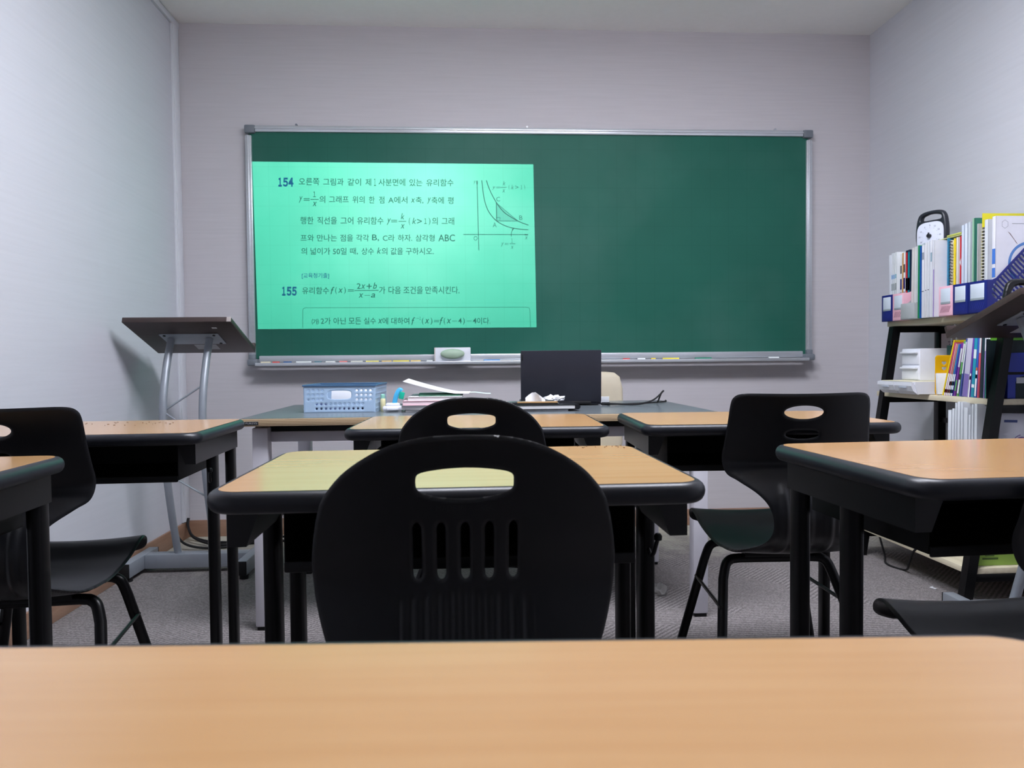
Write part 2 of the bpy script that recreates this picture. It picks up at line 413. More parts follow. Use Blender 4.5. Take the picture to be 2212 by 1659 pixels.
# eraser box on the tray
TZ = BZ0+.004
eb = thing('eraser_holder', 'white cardboard box leaning on the chalk tray with a green eraser on it', 'eraser holder', (-0.072, YBD-.035, TZ), 0)
MB().box(-.093, .093, -.02, .02, 0, .076, .004).build('box', M_WPL, eb)
MB().box(-.094, -.088, -.024, .02, 0, .076, .002).build('side_flap', pc(196, 188, 184), eb)
m = MB().lathe([(0.0, -.001), (.3, 0), (.7, .004), (.95, .012), (1, .018), (.93, .024), (.7, .029), (.3, .032), (0, .033)], (0, 0, 0), 28, .062, .026)
er = tag(m.build('chalkboard_eraser', pc(168, 190, 168, .4), None), 'rounded pale green eraser held on the white box at the tray', 'eraser')
er.rotation_euler = (PI/2, 0, 0); er.location = (-0.072, YBD-.056, TZ+.043)
# chalk sticks
CH = [(-1.02, .05, (232, 220, 190), 'cream chalk stick at the far left of the tray'), (-.965, .035, (206, 76, 70), 'short red chalk piece at the left end of the tray'),
      (-.905, .04, (60, 98, 150), 'dark blue chalk piece near the left end of the tray'), (-.83, .075, (228, 230, 228), 'long white chalk stick left of the dusty gap'),
      (-.755, .035, (96, 128, 140), 'grey blue chalk piece on the left part of the tray'), (-.69, .05, (230, 228, 226), 'white chalk stick beside the pink chalk'),
      (-.63, .04, (226, 132, 128), 'pink chalk piece on the left part of the tray'), (-.56, .06, (228, 226, 216), 'off white chalk stick right of the pink chalk'),
      (-.48, .065, (236, 222, 120), 'pale yellow chalk stick left of the yellow pile'), (-.41, .05, (224, 190, 120), 'tan chalk piece in the yellow pile'),
      (-.335, .085, (244, 222, 92), 'long yellow chalk stick in the middle of the yellow pile'), (-.26, .05, (240, 208, 130), 'pale orange chalk piece right of the yellow pile'),
      (-.19, .03, (226, 228, 226), 'small white chalk stub left of the eraser box'), (.13, .085, (92, 146, 206), 'light blue chalk stick right of the eraser box'),
      (.83, .035, (220, 92, 92), 'red chalk stub right of the laptop'), (.915, .04, (236, 238, 238), 'white chalk stub right of the red one'),
      (.975, .025, (240, 216, 90), 'tiny yellow chalk stub right of the laptop'), (1.065, .085, (244, 226, 70), 'long yellow chalk stick on the right half of the tray'),
      (1.245, .095, (34, 136, 104), 'long green chalk stick on the right half of the tray'), (1.62, .055, (236, 240, 240), 'white chalk stick at the far right of the tray')]
for i, (x, l, c, lb) in enumerate(CH):
    y = YBD-.05-.012*((i*37) % 3)
    o = MB().cyl((-l/2, 0, 0), (l/2, 0, 0), .0062, 10).build('chalk_stick', pc(*c, .8)); o.location = (x, y, TZ+.0062); o.rotation_euler = (0, 0, .1*((i*53) % 5-2))
    tag(o, lb, 'chalk', 'chalk on the tray')

# ------------------------------------------------------------------ projector throwing the slide on the board
LP = Vector((-0.45, 1.25, 2.36))
def px_dir(px, py): return FW+RT*((px-1106)/F_PX)+UP*((829.5-py)/F_PX)
def board_pt(px, py):
    d = px_dir(px, py); return CAM+d*((YBD-CAM.y)/d.y)
SD = 0.26
def to_slide(P, dy=0.0):
    k = (SD+dy)/(YBD-LP.y); return (P-LP)*k     # local to the lamp
pj = thing('projector', 'white ceiling projector aimed at the chalkboard', 'projector', LP, 0)
q = [to_slide(board_pt(*p)) for p in ((545, 349), (1152, 355), (1159, 707), (557, 711))]
zt, zb, xl_, xr_ = max(v.z for v in q)+.03, min(v.z for v in q)-.03, min(v.x for v in q)-.08, max(v.x for v in q)+.08
zt2 = max(zt, .05)
m = MB().box(xl_, xr_, -.06, SD, zt2, zt2+.004).box(xl_, xr_, -.06, SD, zb-.004, zb).box(xl_, xl_+.004, -.06, SD, zb, zt2).box(xr_-.004, xr_, -.06, SD, zb, zt2).box(xl_, xr_, -.064, -.06, zb-.004, zt2+.004)
m.build('body', M_WPL, pj, False)
# front plate with the picture window
O4 = [Vector((xl_, SD, zt2)), Vector((xr_, SD, zt2)), Vector((xr_, SD, zb)), Vector((xl_, SD, zb))]
m = MB(); m.raw(O4+q, [(0, 1, 5, 4), (1, 2, 6, 5), (2, 3, 7, 6), (3, 0, 4, 7)]); m.build('front_plate', M_TRAY, pj, False)
MB().cyl((0, 0, zt2+.004), (0, 0, HC-LP.z-.01), .02, 16).cyl((0, 0, HC-LP.z-.015), (0, 0, HC-LP.z), .06, 24).build('ceiling_mount', M_WPL, pj)
ld = bpy.data.lights.new('projector_lamp', 'SPOT'); lo = bpy.data.objects.new('projector_lamp', ld); COL.objects.link(lo); lo.parent = pj
ld.energy = BEAM_W; ld.color = (0.56, 1.0, 0.88); ld.shadow_soft_size = 0.00005; ld.spot_size = math.radians(60); ld.spot_blend = 0.0
dirv = (board_pt(850, 530)-LP).normalized(); lo.rotation_euler = dirv.to_track_quat('-Z', 'Y').to_euler()
# slide lettering
INK = MB(); BLUE = MB(); FINE = MB(); FILL = MB(); BLUE2 = MB(); BLUE3 = MB()
def wr(mb, s, x0, x1, y0, y1=None, top=None, bold=0.0, shear=0.0, base=None):
    """lettering whose ink box spans photo pixels x0..x1, bottom y0 (y1 at the right end)"""
    V, Fc = text2d(s, bold, shear)
    if not V: return
    a0 = min(v[0] for v in V); a1 = max(v[0] for v in V); b0 = min(v[1] for v in V); b1 = max(v[1] for v in V)
    kx = (x1-x0)/(a1-a0); kz = ((y0-top)/(b1-b0)) if top is not None else kx
    y1 = y0 if y1 is None else y1
    vv = []
    for vx, vy in V:
        X = x0+(vx-a0)*kx; Yb = y0+(y1-y0)*((X-x0)/max(x1-x0, 1e-6)); vv.append(to_slide(board_pt(X, Yb-(vy-b0)*kz)))
    mb.raw(vv, Fc)
def ln(mb, pts, w):
    for (ax, ay), (bx, by) in zip(pts, pts[1:]):
        d = math.hypot(bx-ax, by-ay) or 1; nx, ny = -(by-ay)/d*w/2, (bx-ax)/d*w/2; ex, ey = (bx-ax)/d*w*.3, (by-ay)/d*w*.3
        mb.raw([to_slide(board_pt(x, y)) for x, y in ((ax+nx-ex, ay+ny-ey), (bx+nx+ex, by+ny+ey), (bx-nx+ex, by-ny+ey), (ax-nx-ex, ay-ny-ey))], [(0, 1, 2, 3)])
c1 = lambda x, y: (580+x/5.267, 360+y/5.267)
c2 = lambda x, y: (600+x/3.95, 570+y/3.95)
c3 = lambda x, y: (980+x/9.217, 370+y/9.217)
def L1(s, x0, x1, yb, yt=None, f=c1, yb2=None, mb=None, **k):
    k.setdefault('bold', .008)
    a = f(x0, yb); b = f(x1, yb2 if yb2 else yb)
    wr(mb or INK, s, a[0], b[0], a[1], b[1], top=(f(0, yt)[1] if yt else None), **k)
for ch, a, b in (('１', 112, 152), ('５', 164, 222), ('４', 226, 284)): L1(ch, a, b, 228, 125, mb=BLUE, bold=.05)
for s, a, b in (('오른쪽', 345, 578), ('그림과', 622, 855), ('같이', 900, 1053), ('제', 1103, 1168), ('１', 1200, 1222), ('사분면에', 1252, 1555), ('있는', 1603, 1750), ('유리함수', 1795, 2105)):
    L1(s, a, b, 212+(a-345)/1760*14, 130+(a-345)/1760*14)
L1('y', 345, 387, 410, 338, shear=.25); L1('=', 400, 468, 386, 360); ln(INK, [c1(480, 373), c1(568, 373)], 1.5)
L1('１', 508, 538, 346, 283); L1('x', 502, 550, 448, 400, shear=.25)
for s, a, b in (('의', 580, 645), ('그래프', 688, 912), ('위의', 955, 1093), ('한', 1142, 1208), ('점', 1258, 1318), ('A에서', 1362, 1580), ('축,', 1675, 1762), ('축에', 1855, 1995), ('평', 2040, 2105)):
    L1(s, a, b, 412+(a-580)/1520*14, 332+(a-580)/1520*14)
L1('x', 1620, 1667, 408, 362, shear=.25); L1('y', 1805, 1848, 424, 352, shear=.25)
for s, a, b in (('행한', 362, 512), ('직선을', 555, 778), ('그어', 820, 965), ('유리함수', 1008, 1308), ('의', 1862, 1925), ('그래', 1970, 2112)):
    L1(s, a, b, 655+(a-362)/1750*8, 570+(a-362)/1750*8)
L1('y', 1345, 1392, 662, 590, shear=.25); L1('=', 1395, 1464, 632, 606); ln(INK, [c1(1480, 622), c1(1565, 622)], 1.5)
L1('k', 1505, 1548, 600, 530, shear=.25); L1('x', 1503, 1550, 703, 655, shear=.25)
L1('(', 1595, 1612, 664, 582); L1('k', 1635, 1682, 652, 582, shear=.25); L1('>', 1690, 1745, 648, 594); L1('１', 1772, 1800, 652, 588); L1(')', 1822, 1842, 664, 582)
for s, a, b in (('프와', 365, 517), ('만나는', 552, 778), ('점을', 815, 962), ('각각', 998, 1142), ('B,', 1178, 1258), ('C라', 1300, 1435), ('하자.', 1472, 1635), ('삼각형', 1672, 1890), ('ABC', 1932, 2122)):
    L1(s, a, b, 850, 772)
for s, a, b in (('의', 372, 438), ('넓이가', 478, 702), ('50일', 732, 888), ('때,', 928, 1018), ('상수', 1058, 1198), ('의', 1288, 1352), ('값을', 1390, 1530), ('구하시오.', 1562, 1880)):
    L1(s, a, b, 1002, 922)
L1('k', 1235, 1282, 990, 920, shear=.25)
L1('[교육청기출]', 205, 438, 127, 78, f=c2, mb=BLUE3, bold=.006)
for ch, a, b in (('１', 37, 66), ('５', 75, 117), ('５', 120, 162)): L1(ch, a, b, 272, 195, f=c2, mb=BLUE2, bold=.05)
L1('유리함수', 208, 438, 258, 198, f=c2); L1('f', 450, 484, 258, 196, f=c2, shear=.3); L1('(', 490, 504, 258, 198, f=c2); L1('x', 515, 556, 246, 210, f=c2, shear=.25); L1(')', 566, 580, 258, 198, f=c2); L1('=', 598, 650, 236, 218, f=c2)
ln(INK, [c2(657, 228), c2(858, 226)], 1.5); L1('2', 675, 708, 213, 166, f=c2); L1('x', 710, 748, 213, 176, f=c2, shear=.25); L1('+', 758, 802, 212, 170, f=c2); L1('b', 812, 846, 213, 160, f=c2, shear=.25)
L1('x', 690, 730, 288, 252, f=c2, shear=.25); L1('−', 740, 788, 271, 267, f=c2); L1('a', 796, 832, 288, 252, f=c2, shear=.25)
for s, a, b in (('가', 865, 918), ('다음', 945, 1050), ('조건을', 1072, 1238), ('만족시킨다.', 1260, 1550)): L1(s, a, b, 256, 192, f=c2)
L1('㈎', 290, 350, 518, 468, f=c2)
for s, a, b in (('2가', 367, 452), ('아닌', 475, 580), ('모든', 605, 710), ('실수', 735, 838), ('에', 893, 942), ('대하여', 968, 1122), ('이다.', 1700, 1815)): L1(s, a, b, 516, 458, f=c2)
L1('x', 855, 893, 508, 470, f=c2, shear=.25); L1('f', 1140, 1172, 520, 455, f=c2, shear=.3); L1('−', 1184, 1204, 466, 463, f=c2); L1('１', 1209, 1220, 478, 452, f=c2)
L1('(', 1230, 1244, 518, 460, f=c2); L1('x', 1255, 1294, 508, 470, f=c2, shear=.25); L1(')', 1304, 1320, 518, 460, f=c2); L1('=', 1334, 1378, 496, 480, f=c2)
L1('f', 1380, 1412, 520, 455, f=c2, shear=.3); L1('(', 1416, 1430, 518, 460, f=c2); L1('x', 1440, 1480, 508, 470, f=c2, shear=.25); L1('−', 1488, 1530, 490, 486, f=c2); L1('4', 1540, 1570, 508, 462, f=c2); L1(')', 1580, 1596, 518, 460, f=c2)
L1('−', 1612, 1654, 490, 486, f=c2); L1('4', 1664, 1696, 508, 462, f=c2)
rb = [(654, 708), (654, 671)]+[(660-6*math.cos(a), 671-6*math.sin(a)) for a in (.4, .8, 1.2)]+[(660, 665), (1138, 663.5)]+[(1138+6*math.sin(a), 669.5-6*math.cos(a)) for a in (.4, .8, 1.2)]+[(1144.5, 670), (1146, 706)]
ln(FINE, rb, 1.1)
ln(INK, [c3(466, 235), c3(500, 1565)], 1.5); ln(INK, [c3(195, 1258), c3(1440, 1262)], 1.5)
ln(INK, [c3(464, 195), c3(466, 250)], 2.6); ln(INK, [c3(1425, 1262), c3(1475, 1263)], 2.6)
cv = lambda P: [(v.x, v.y) for v in catmull([(*c3(*p), 0) for p in P], 6)]
ln(INK, cv([(560, 185), (590, 440), (625, 620), (680, 770), (755, 885), (850, 985), (960, 1055), (1080, 1105), (1200, 1135), (1340, 1155), (1485, 1165)]), 1.7)
ln(INK, cv([(652, 185), (690, 300), (740, 420), (800, 535), (850, 620), (930, 735), (1020, 830), (1130, 905), (1270, 985), (1380, 1035), (1485, 1070)]), 1.7)
ln(INK, [c3(850, 630), c3(855, 985)], 1.7); ln(INK, [c3(855, 990), c3(1275, 992)], 1.3); ln(FINE, [c3(860, 640), c3(1275, 988)], 1.3)
ln(FINE, [c3(862, 920), c3(922, 920), c3(922, 985)], 1.0)
ln(INK, cv([(1150, 1295), (1150, 1230), (1165, 1180), (1190, 1140)]), 1.2); ln(INK, [c3(1172, 1165), c3(1192, 1135)], 2.4)
FILL.raw([to_slide(board_pt(*c3(*p)), .0005) for p in ((850, 625), (1275, 990), (855, 990))], [(0, 1, 2)])
for s, a, b, yb, yt, sh in (('y', 390, 440, 262, 188, .25), ('y', 768, 830, 372, 298, .25), ('=', 845, 925, 336, 306, 0), ('k', 980, 1035, 280, 195, .25), ('x', 970, 1028, 420, 358, .25), ('(', 1092, 1112, 368, 270, 0), ('k', 1145, 1198, 358, 270, .25),
                            ('>', 1225, 1290, 352, 284, 0), ('１', 1332, 1366, 358, 274, 0), (')', 1400, 1422, 368, 270, 0), ('C', 848, 925, 600, 510, 0), ('B', 1305, 1370, 970, 880, 0), ('A', 778, 855, 1115, 1020, 0), ('O', 398, 475, 1380, 1290, 0),
                            ('x', 1418, 1476, 1355, 1295, .25), ('y', 940, 998, 1500, 1418, .25), ('=', 1015, 1090, 1462, 1432, 0), ('１', 1145, 1178, 1424, 1338, 0), ('x', 1138, 1192, 1545, 1485, .25)):
    L1(s, a, b, yb, yt, f=c3, mb=FINE, shear=sh)
ln(INK, [c3(935, 322), c3(1050, 320)], 1.2); ln(INK, [c3(1115, 1443), c3(1225, 1443)], 1.2)
INK.build('slide_lettering', tinted('slide_ink', (0.10, 0.13, 0.13, 1)), pj, False)
FINE.build('slide_fine_print', tinted('slide_fine', (0.26, 0.30, 0.30, 1)), pj, False)
TB = tinted('slide_blue', (0.0, 0.07, 0.42, 1))
for b_ in (BLUE, BLUE2): b_.build('slide_number', TB, pj, False)
BLUE3.build('slide_caption', TB, pj, False)
FILL.build('slide_figure', tinted('slide_fill', (0.72, 0.76, 0.78, 1)), pj, False)

# ------------------------------------------------------------------ student desks
DZ = 0.735
def make_desk(label):
    t = thing('student_desk', label, 'desk', (0, 0, 0), 0, 'student desks')
    w, d, r, th = 0.65, 0.45, 0.045, 0.028
    # moulded black edge: half-round section around the board
    rings = []
    for k in range(9):
        a = -PI/2+PI*k/8; off = -.012+.012*math.cos(a); z = DZ-th/2+th/2*math.sin(a)
        rings.append([(x, y, z) for x, y in rrect(w+2*off, d+2*off, r+off)])
    rings.append([(x, y, DZ) for x, y in rrect(w-.028, d-.028, r-.014)])
    rings.append([(x, y, DZ-.004) for x, y in rrect(w-.028, d-.028, r-.014)])
    rings.insert(0, [(x, y, DZ-th) for x, y in rrect(w-.04, d-.04, r-.02)])
    MB().ring_loft(rings, cap=False).build('edge_band', M_BAND, t, angle=60)
    MB().ring_loft([[(x, y, z) for x, y in rrect(w-.0282, d-.0282, r-.0141)] for z in (DZ-th+.002, DZ+.0004)]).build('desktop', M_BEECH, t)
    # book tray: open towards the seat
    x0, x1, y0, y1, z0, z1, s = -.245, .245, -.12, .205, DZ-th-.096, DZ-th, .0015
    m = MB().box(x0, x1, y0, y1, z0, z0+s*2).box(x0, x0+s, y0, y1, z0, z1).box(x1-s, x1, y0, y1, z0, z1).box(x0, x1, y1-s, y1, z0, z1)
    m.box(x0, x1, y0-.006, y0, z0-.004, z0+.012, .003)
    m.build('book_tray', M_TRAY, t)
    for sx in (-1, 1):
        X = sx*.290
        # support rail under the top, chamfered at the front
        zt = DZ-th
        MB().prism([(sx*.304, zt), (sx*.261, zt), (sx*.280, zt-.05), (sx*.304, zt-.05)], 'y', -.175, .185).build('support_rail', M_GSTEEL, t, angle=20)
        for yy in (0.0, 0.165):
            m = MB(); pts = [(X+.0130*math.copysign(abs(math.cos(a))**.7, math.cos(a)), yy+.022*math.copysign(abs(math.sin(a))**.7, math.sin(a))) for a in [2*PI*k/20 for k in range(20)]]
            m.ring_loft([[(x, y, .042) for x, y in pts], [(x, y, zt-.001) for x, y in pts]])
            lg = m.build('leg', M_STEEL, t)
        # bag hook
        if sx > 0:
            hp = catmull([(X, -.020, .600), (X+.002, -.030, .592), (X+.004, -.038, .598), (X+.006, -.044, .612), (X+.008, -.047, .622)], 5)
            MB().tube(hp, .0032, 8).lathe([(0, -.006), (.006, -.004), (.0065, .002), (.004, .006), (0, .007)], (X+.008, -.0475, .624), 12).build('bag_hook', M_STEEL, t)
        # floor foot
        poly = [(-.215, .008), (.225, .008), (.225, .03), (.19, .046), (-.17, .046), (-.215, .03)]
        ft = MB().prism(poly, 'x', X-.0165, X+.0165).build('foot', M_STEEL, t, angle=20)
        for yy in (-.18, .19): MB().cyl((X, yy, 0), (X, yy, .009), .014, 12).build('glide', M_RUB, ft)
    for x in (-.2, .2): pass
    return t
DK = [((-0.002, 0.205, 0), -.055, 'beech topped student desk filling the bottom of the photo'),
      ((-0.010, 1.150, 0), .008, 'beech student desk in the middle, behind the nearest round backed chair'),
      (( 0.030, 1.992, 0), -.03, 'beech student desk in the centre of the front row, before the teacher desk'),
      ((-0.956, 1.960, 0), .033, 'beech student desk of the front row beside the left wall'),
      ((-1.020, 1.130, 0), .05, 'beech student desk cut off by the left edge of the photo'),
      (( 0.763, 1.980, 0), -.045, 'beech student desk of the front row on the right, near the bookshelf'),
      (( 0.899, 1.150, 0), .05, 'beech student desk cut off by the right edge of the photo')]
d0 = None
for loc, rz, lb in DK:
    if d0 is None: d0 = make_desk(lb); d0.location = loc; d0.rotation_euler = (0, 0, rz)
    else: copy_thing(d0, lb, loc, rz)

# ------------------------------------------------------------------ chairs
def profile_mapper(pts, curv):
    """pts: (y, z) from back top to seat front. v = arc length from the top. u across."""
    P = catmull([(0, y, z) for y, z in pts], 24); Ls = [0]
    for a, b in zip(P, P[1:]): Ls.append(Ls[-1]+(b-a).length)
    A = np.array(Ls); Y = np.array([p.y for p in P]); Z = np.array([p.z for p in P])
    def at(v): return float(np.interp(v, A, Y)), float(np.interp(v, A, Z))
    def mp(u, nv):
        v = -nv
        y, z = at(v); ya, za = at(v-.006); yb, zb = at(v+.006)
        t = Vector((0, yb-ya, zb-za)); t.normalize()
        n = t.cross(Vector((1, 0, 0)))         # faces the sitter's back side / underside
        c, sft = curv(v)
        p = Vector((u, y, z)) - n*(c*u*u)      # sides curl towards the sitter
        nn = (n + Vector((1, 0, 0))*(2*c*u)); nn.normalize()
        return p, nn
    return mp, A[-1], A, Z
def v_of_z(A, Z, z):   # arc length where the back reaches height z (back part is monotonic)
    if z >= Z[0]-1e-6: return 0.0
    for i in range(len(Z)-1):
        if Z[i] >= z >= Z[i+1]: return A[i]+(Z[i]-z)/max(Z[i]-Z[i+1], 1e-9)*(A[i+1]-A[i])
    return A[-1]
def chair_legs(t, fy=.125, ry=-.05):
    def U(y, z, hw, foot, name_side):
        pass
    z = .374
    for yy, hw, fx, fyy in ((fy, .125, .20, fy+.065), (ry, .135, .205, ry-.20)):
        sub = MB().tube([(-hw+.04, yy, z), (hw-.04, yy, z)], .0125, 12).box(-hw+.05, hw-.05, yy-.013, yy+.013, z+.004, z+.018, .003)
        sub.build('seat_rail', M_STEEL, t)
        for sx in (-1, 1):
            top = Vector((sx*(hw-.04), yy, z)); foot = Vector((sx*fx, fyy, .012)); knee = Vector((sx*(hw+.008), yy+(fyy-yy)*.1, z-.05))
            c = [top, top+Vector((sx*.02, 0, -.002)), top+Vector((sx*.036, (fyy-yy)*.03, -.014)), knee, knee.lerp(foot, .5), foot]
            lg = MB().tube([c[0]]+catmull(c[1:4], 6)+[c[4], c[5]], .0125, 12).build('leg', M_STEEL, t)
            MB().cyl((foot.x, foot.y, 0), (foot.x, foot.y, .02), .015, 12).build('foot_cap', M_RUB, lg)
    for sx in (-1, 1):
        a = Vector((sx*.152, fy+.024, .27)); b = Vector((sx*.163, ry-.068, .265))
        MB().tube([a, b], .005, 8).build('side_brace', M_STEEL, t)
def make_chair_round(label):
    t = thing('round_back_chair', label, 'chair', (0, 0, 0), 0, 'black round backed chairs')
    pts = [(-.222, .812), (-.215, .76), (-.207, .70), (-.198, .645), (-.200, .605), (-.209, .56), (-.209, .51), (-.175, .455), (-.09, .428), (.06, .428), (.16, .442), (.200, .442), (.220, .434), (.230, .418), (.232, .404)]
    mp, L, A, Z = profile_mapper(pts, lambda v: (0.55 if v < .3 else max(.15, .55-(v-.3)*3), 0))
    Wz = [(.812, 0.0), (.8105, .035), (.807, .058), (.800, .082), (.790, .103), (.776, .1245), (.7595, .143), (.735, .161), (.715, .1675), (.698, .171), (.673, .1745), (.65, .176), (.614, .172), (.571, .160), (.53, .146), (.50, .138)]
    R = [(w*1.028, -v_of_z(A, Z, z)) for z, w in Wz]
    v1 = -R[-1][1]
    R += [(.138, -(v1+.04)), (.155, -(v1+.10)), (.18, -(v1+.18)), (.19, -(v1+.27)), (.185, -(L-.06)), (.165, -(L-.02)), (.13, -L)]
    Rv = [(v.x, v.y) for v in catmull([(a, b, 0) for a, b in R], 5)]
    outl = Rv+[(-a, b) for a, b in Rv[::-1] if a > 1e-6]
    zv = lambda z: -v_of_z(A, Z, z)
    # handle slot: arched top, bowed bottom, rounded ends
    hd = [(v.x, v.y) for v in catmull([(-.0565, zv(.757), 0), (-.053, zv(.7665), 0), (-.03, zv(.7715), 0), (0, zv(.7735), 0), (.03, zv(.7715), 0), (.053, zv(.7665), 0), (.0565, zv(.757), 0), (.053, zv(.7465), 0), (.03, zv(.7395), 0), (0, zv(.7372), 0), (-.03, zv(.7395), 0), (-.053, zv(.7465), 0), (-.0565, zv(.757), 0)], 5)][:-1]
    holes = [hd]
    for k in range(-2, 3):
        za, zb = .706, .643; w = .0052; c = k*.0280
        cap = [(c+w*math.cos(a), zv(za-w)+w*1.6*math.sin(a)) for a in np.linspace(0, PI, 9)]+[(c+w*math.cos(a), zv(zb+w)+w*1.6*math.sin(a)) for a in np.linspace(PI, 2*PI, 9)]
        holes.append(cap)
    va, vb = v_of_z(A, Z, .632), v_of_z(A, Z, .50)
    def extra(u, nv, front):
        if not front: return 0
        v = -nv; arc = va+.9*u*u*2.2
        if v < arc or abs(u) > .079: return 0
        f = min(1, (v-arc)/.012)
        ph = (u/.0152) % 1.0
        return .0016*f*math.sin(ph*2*PI)
    split = zv(.475)
    seat, back = sheet(outl, holes, .0026, mp, .0034, .0045, split, extra)
    MB().raw(*seat).build('seat', M_BLK, t, angle=60)
    bk = MB().raw(*back).build('backrest', M_BLK, t, angle=60)
    # raised lettering on the rear
    V, Fc = text2d('MADE IN KOREA'); x0 = min(v[0] for v in V); x1 = max(v[0] for v in V); k = .066/(x1-x0)
    vv = []
    for vx, vy in V:
        u = (vx-x0)*k-.033; p, n = mp(u, zv(.7235)+vy*k*1.15); vv.append(p+n*.0037)
    m = MB().raw(vv, Fc); m.build('lettering', mat('raised_lettering', (0.016, 0.0165, 0.019, 1), 0.5, 0, 0.4), bk, False)
    chair_legs(t)
    return t
def make_chair_square(label):
    t = thing('square_back_chair', label, 'chair', (0, 0, 0), 0, 'black square backed chairs')
    pts = [(-.232, .815), (-.218, .74), (-.205, .68), (-.197, .643), (-.210, .612), (-.236, .56), (-.243, .51), (-.228, .455), (-.165, .417), (-.08, .405), (.0, .405), (.10, .42), (.17, .441), (.203, .446), (.222, .438), (.233, .421), (.235, .406)]
    mp, L, A, Z = profile_mapper(pts, lambda v: (0.9 if v < .2 else max(.35, .9-(v-.2)*4), 0))
    zv = lambda z: -v_of_z(A, Z, z)
    R = [(0, zv(.815)), (.10, zv(.8145)), (.143, zv(.812)), (.160, zv(.803)), (.1665, zv(.785)), (.170, zv(.74)), (.1755, zv(.68)), (.1775, zv(.662)), (.1765, zv(.646)), (.168, zv(.629)), (.149, zv(.613)), (.113, zv(.583)), (.088, zv(.55)), (.078, zv(.515)), (.080, zv(.48)), (.098, zv(.45))]
    v1 = -R[-1][1]
    R += [(.125, -(v1+.035)), (.142, -(v1+.08)), (.150, -(v1+.15)), (.154, -(v1+.25)), (.153, -(L-.075)), (.150, -(L-.03)), (.140, -(L-.01)), (.11, -L)]
    Rv = [(v.x, v.y) for v in catmull([(a, b, 0) for a, b in R], 5)]
    outl = Rv+[(-a, b) for a, b in Rv[::-1] if a > 1e-6]
    holes = [ellipse(0, zv(.770), .0465, .0165, 36), ellipse(0, zv(.716), .040, .0108, 36, 2.3)]
    vr = v_of_z(A, Z, .645); v2 = v_of_z(A, Z, .60)
    def extra(u, nv, front):
        v = -nv; e = 0
        if v > vr-.004 and v < vr+.012+.0: e = (.0022 if front else 0)*math.sin((v-vr+.004)/.016*PI)
        if v2 < v < v2+.22 and front:
            f = min(1, (v-v2)/.03)*min(1, (v2+.22-v)/.05)
            e += f*.006*max(0, math.cos((abs(u)-.052)/.012*PI/2) if abs(abs(u)-.052) < .012 else 0)
            e += f*.004*max(0, math.cos(u/.018*PI/2) if abs(u) < .018 else 0)
        return e
    split = zv(.50)
    seat, back = sheet(outl, holes, .0036, mp, .0034, .005, split, extra)
    MB().raw(*seat).build('seat', M_BLK, t, angle=60)
    MB().raw(*back).build('backrest', M_BLK, t, angle=60)
    chair_legs(t)
    return t
ca = make_chair_round('black round backed chair nearest the camera, with five slots in its back')
ca.location = (-.006, 1.062, 0); ca.rotation_euler = (0, 0, .01)
copy_thing(ca, 'black round backed chair further away, just over the nearest chair', (.016, 1.945, 0), -.03)
cs = make_chair_square('black square backed chair on the right, tucked under the front row desk')
cs.location = (.808, 1.935, 0); cs.scale = (1.025, 1, .995); cs.rotation_euler = (0, 0, -.03)
copy_thing(cs, 'black square backed chair cut off by the left edge of the photo', (-.972, 1.735, 0), .10)
copy_thing(cs, 'black square backed chair cut off by the right edge, at the near right desk', (.898, 1.085, 0), -.03)

# ------------------------------------------------------------------ teacher desk
TZ2 = 0.715
TX0, TX1, TY0, TY1 = -.745, .858, 2.46, 3.24
td = thing('teacher_desk', 'long dark topped teacher desk with plywood edge and white frame under the chalkboard', 'desk', (0, 0, 0))
M_TOP = mat('dark_desk_laminate', rgb(102, 109, 114), 0.25, 0, 0.6, 0.08, 40)
MB().box(TX0, TX1, TY0, TY1, TZ2-.026, TZ2-.0012, .001).build('desktop', plywood(), td)
MB().box(TX0+.001, TX1-.001, TY0+.001, TY1-.001, TZ2-.0012, TZ2).build('laminate_surface', M_TOP, td, False)
for x in (TX0+.03, TX1-.082):
    for y in (TY0+.035, TY1-.085):
        l = MB().box(x, x+.052, y, y+.052, .012, TZ2-.034, .005).build('leg', M_WHITE, td)
        MB().box(x+.004, x+.048, y+.004, y+.048, 0, .013, .003).build('foot_pad', M_RUB, l)
m = MB().box(TX0+.08, TX1-.08, TY0+.075, TY0+.10, TZ2-.085, TZ2-.05, .003).box(TX0+.08, TX1-.08, TY1-.075, TY1-.05, TZ2-.085, TZ2-.05, .003)
m.box(TX0+.045, TX0+.07, TY0+.08, TY1-.08, TZ2-.085, TZ2-.05, .003).box(TX1-.07, TX1-.045, TY0+.08, TY1-.08, TZ2-.085, TZ2-.05, .003)
m.build('apron_frame', M_WHITE, td)
MB().box(TX0+.03, TX1-.03, TY0+.08, TY1-.06, TZ2-.05, TZ2-.026).build('underframe', M_GSTEEL, td, False)
bd = MB().box(TX0+.018, TX0+.062, TY0-.0018, TY0+.001, TZ2-.0215, TZ2-.0095, .0006).build('maker_badge', pc(48, 48, 50), td)
m = MB(); text_on(m, 'FURSYS', (TX0+.022, TY0-.002, TZ2-.0185), (1, 0, 0), (0, 0, 1), .036, .0062); m.build('lettering', pc(170, 170, 176), bd, False)

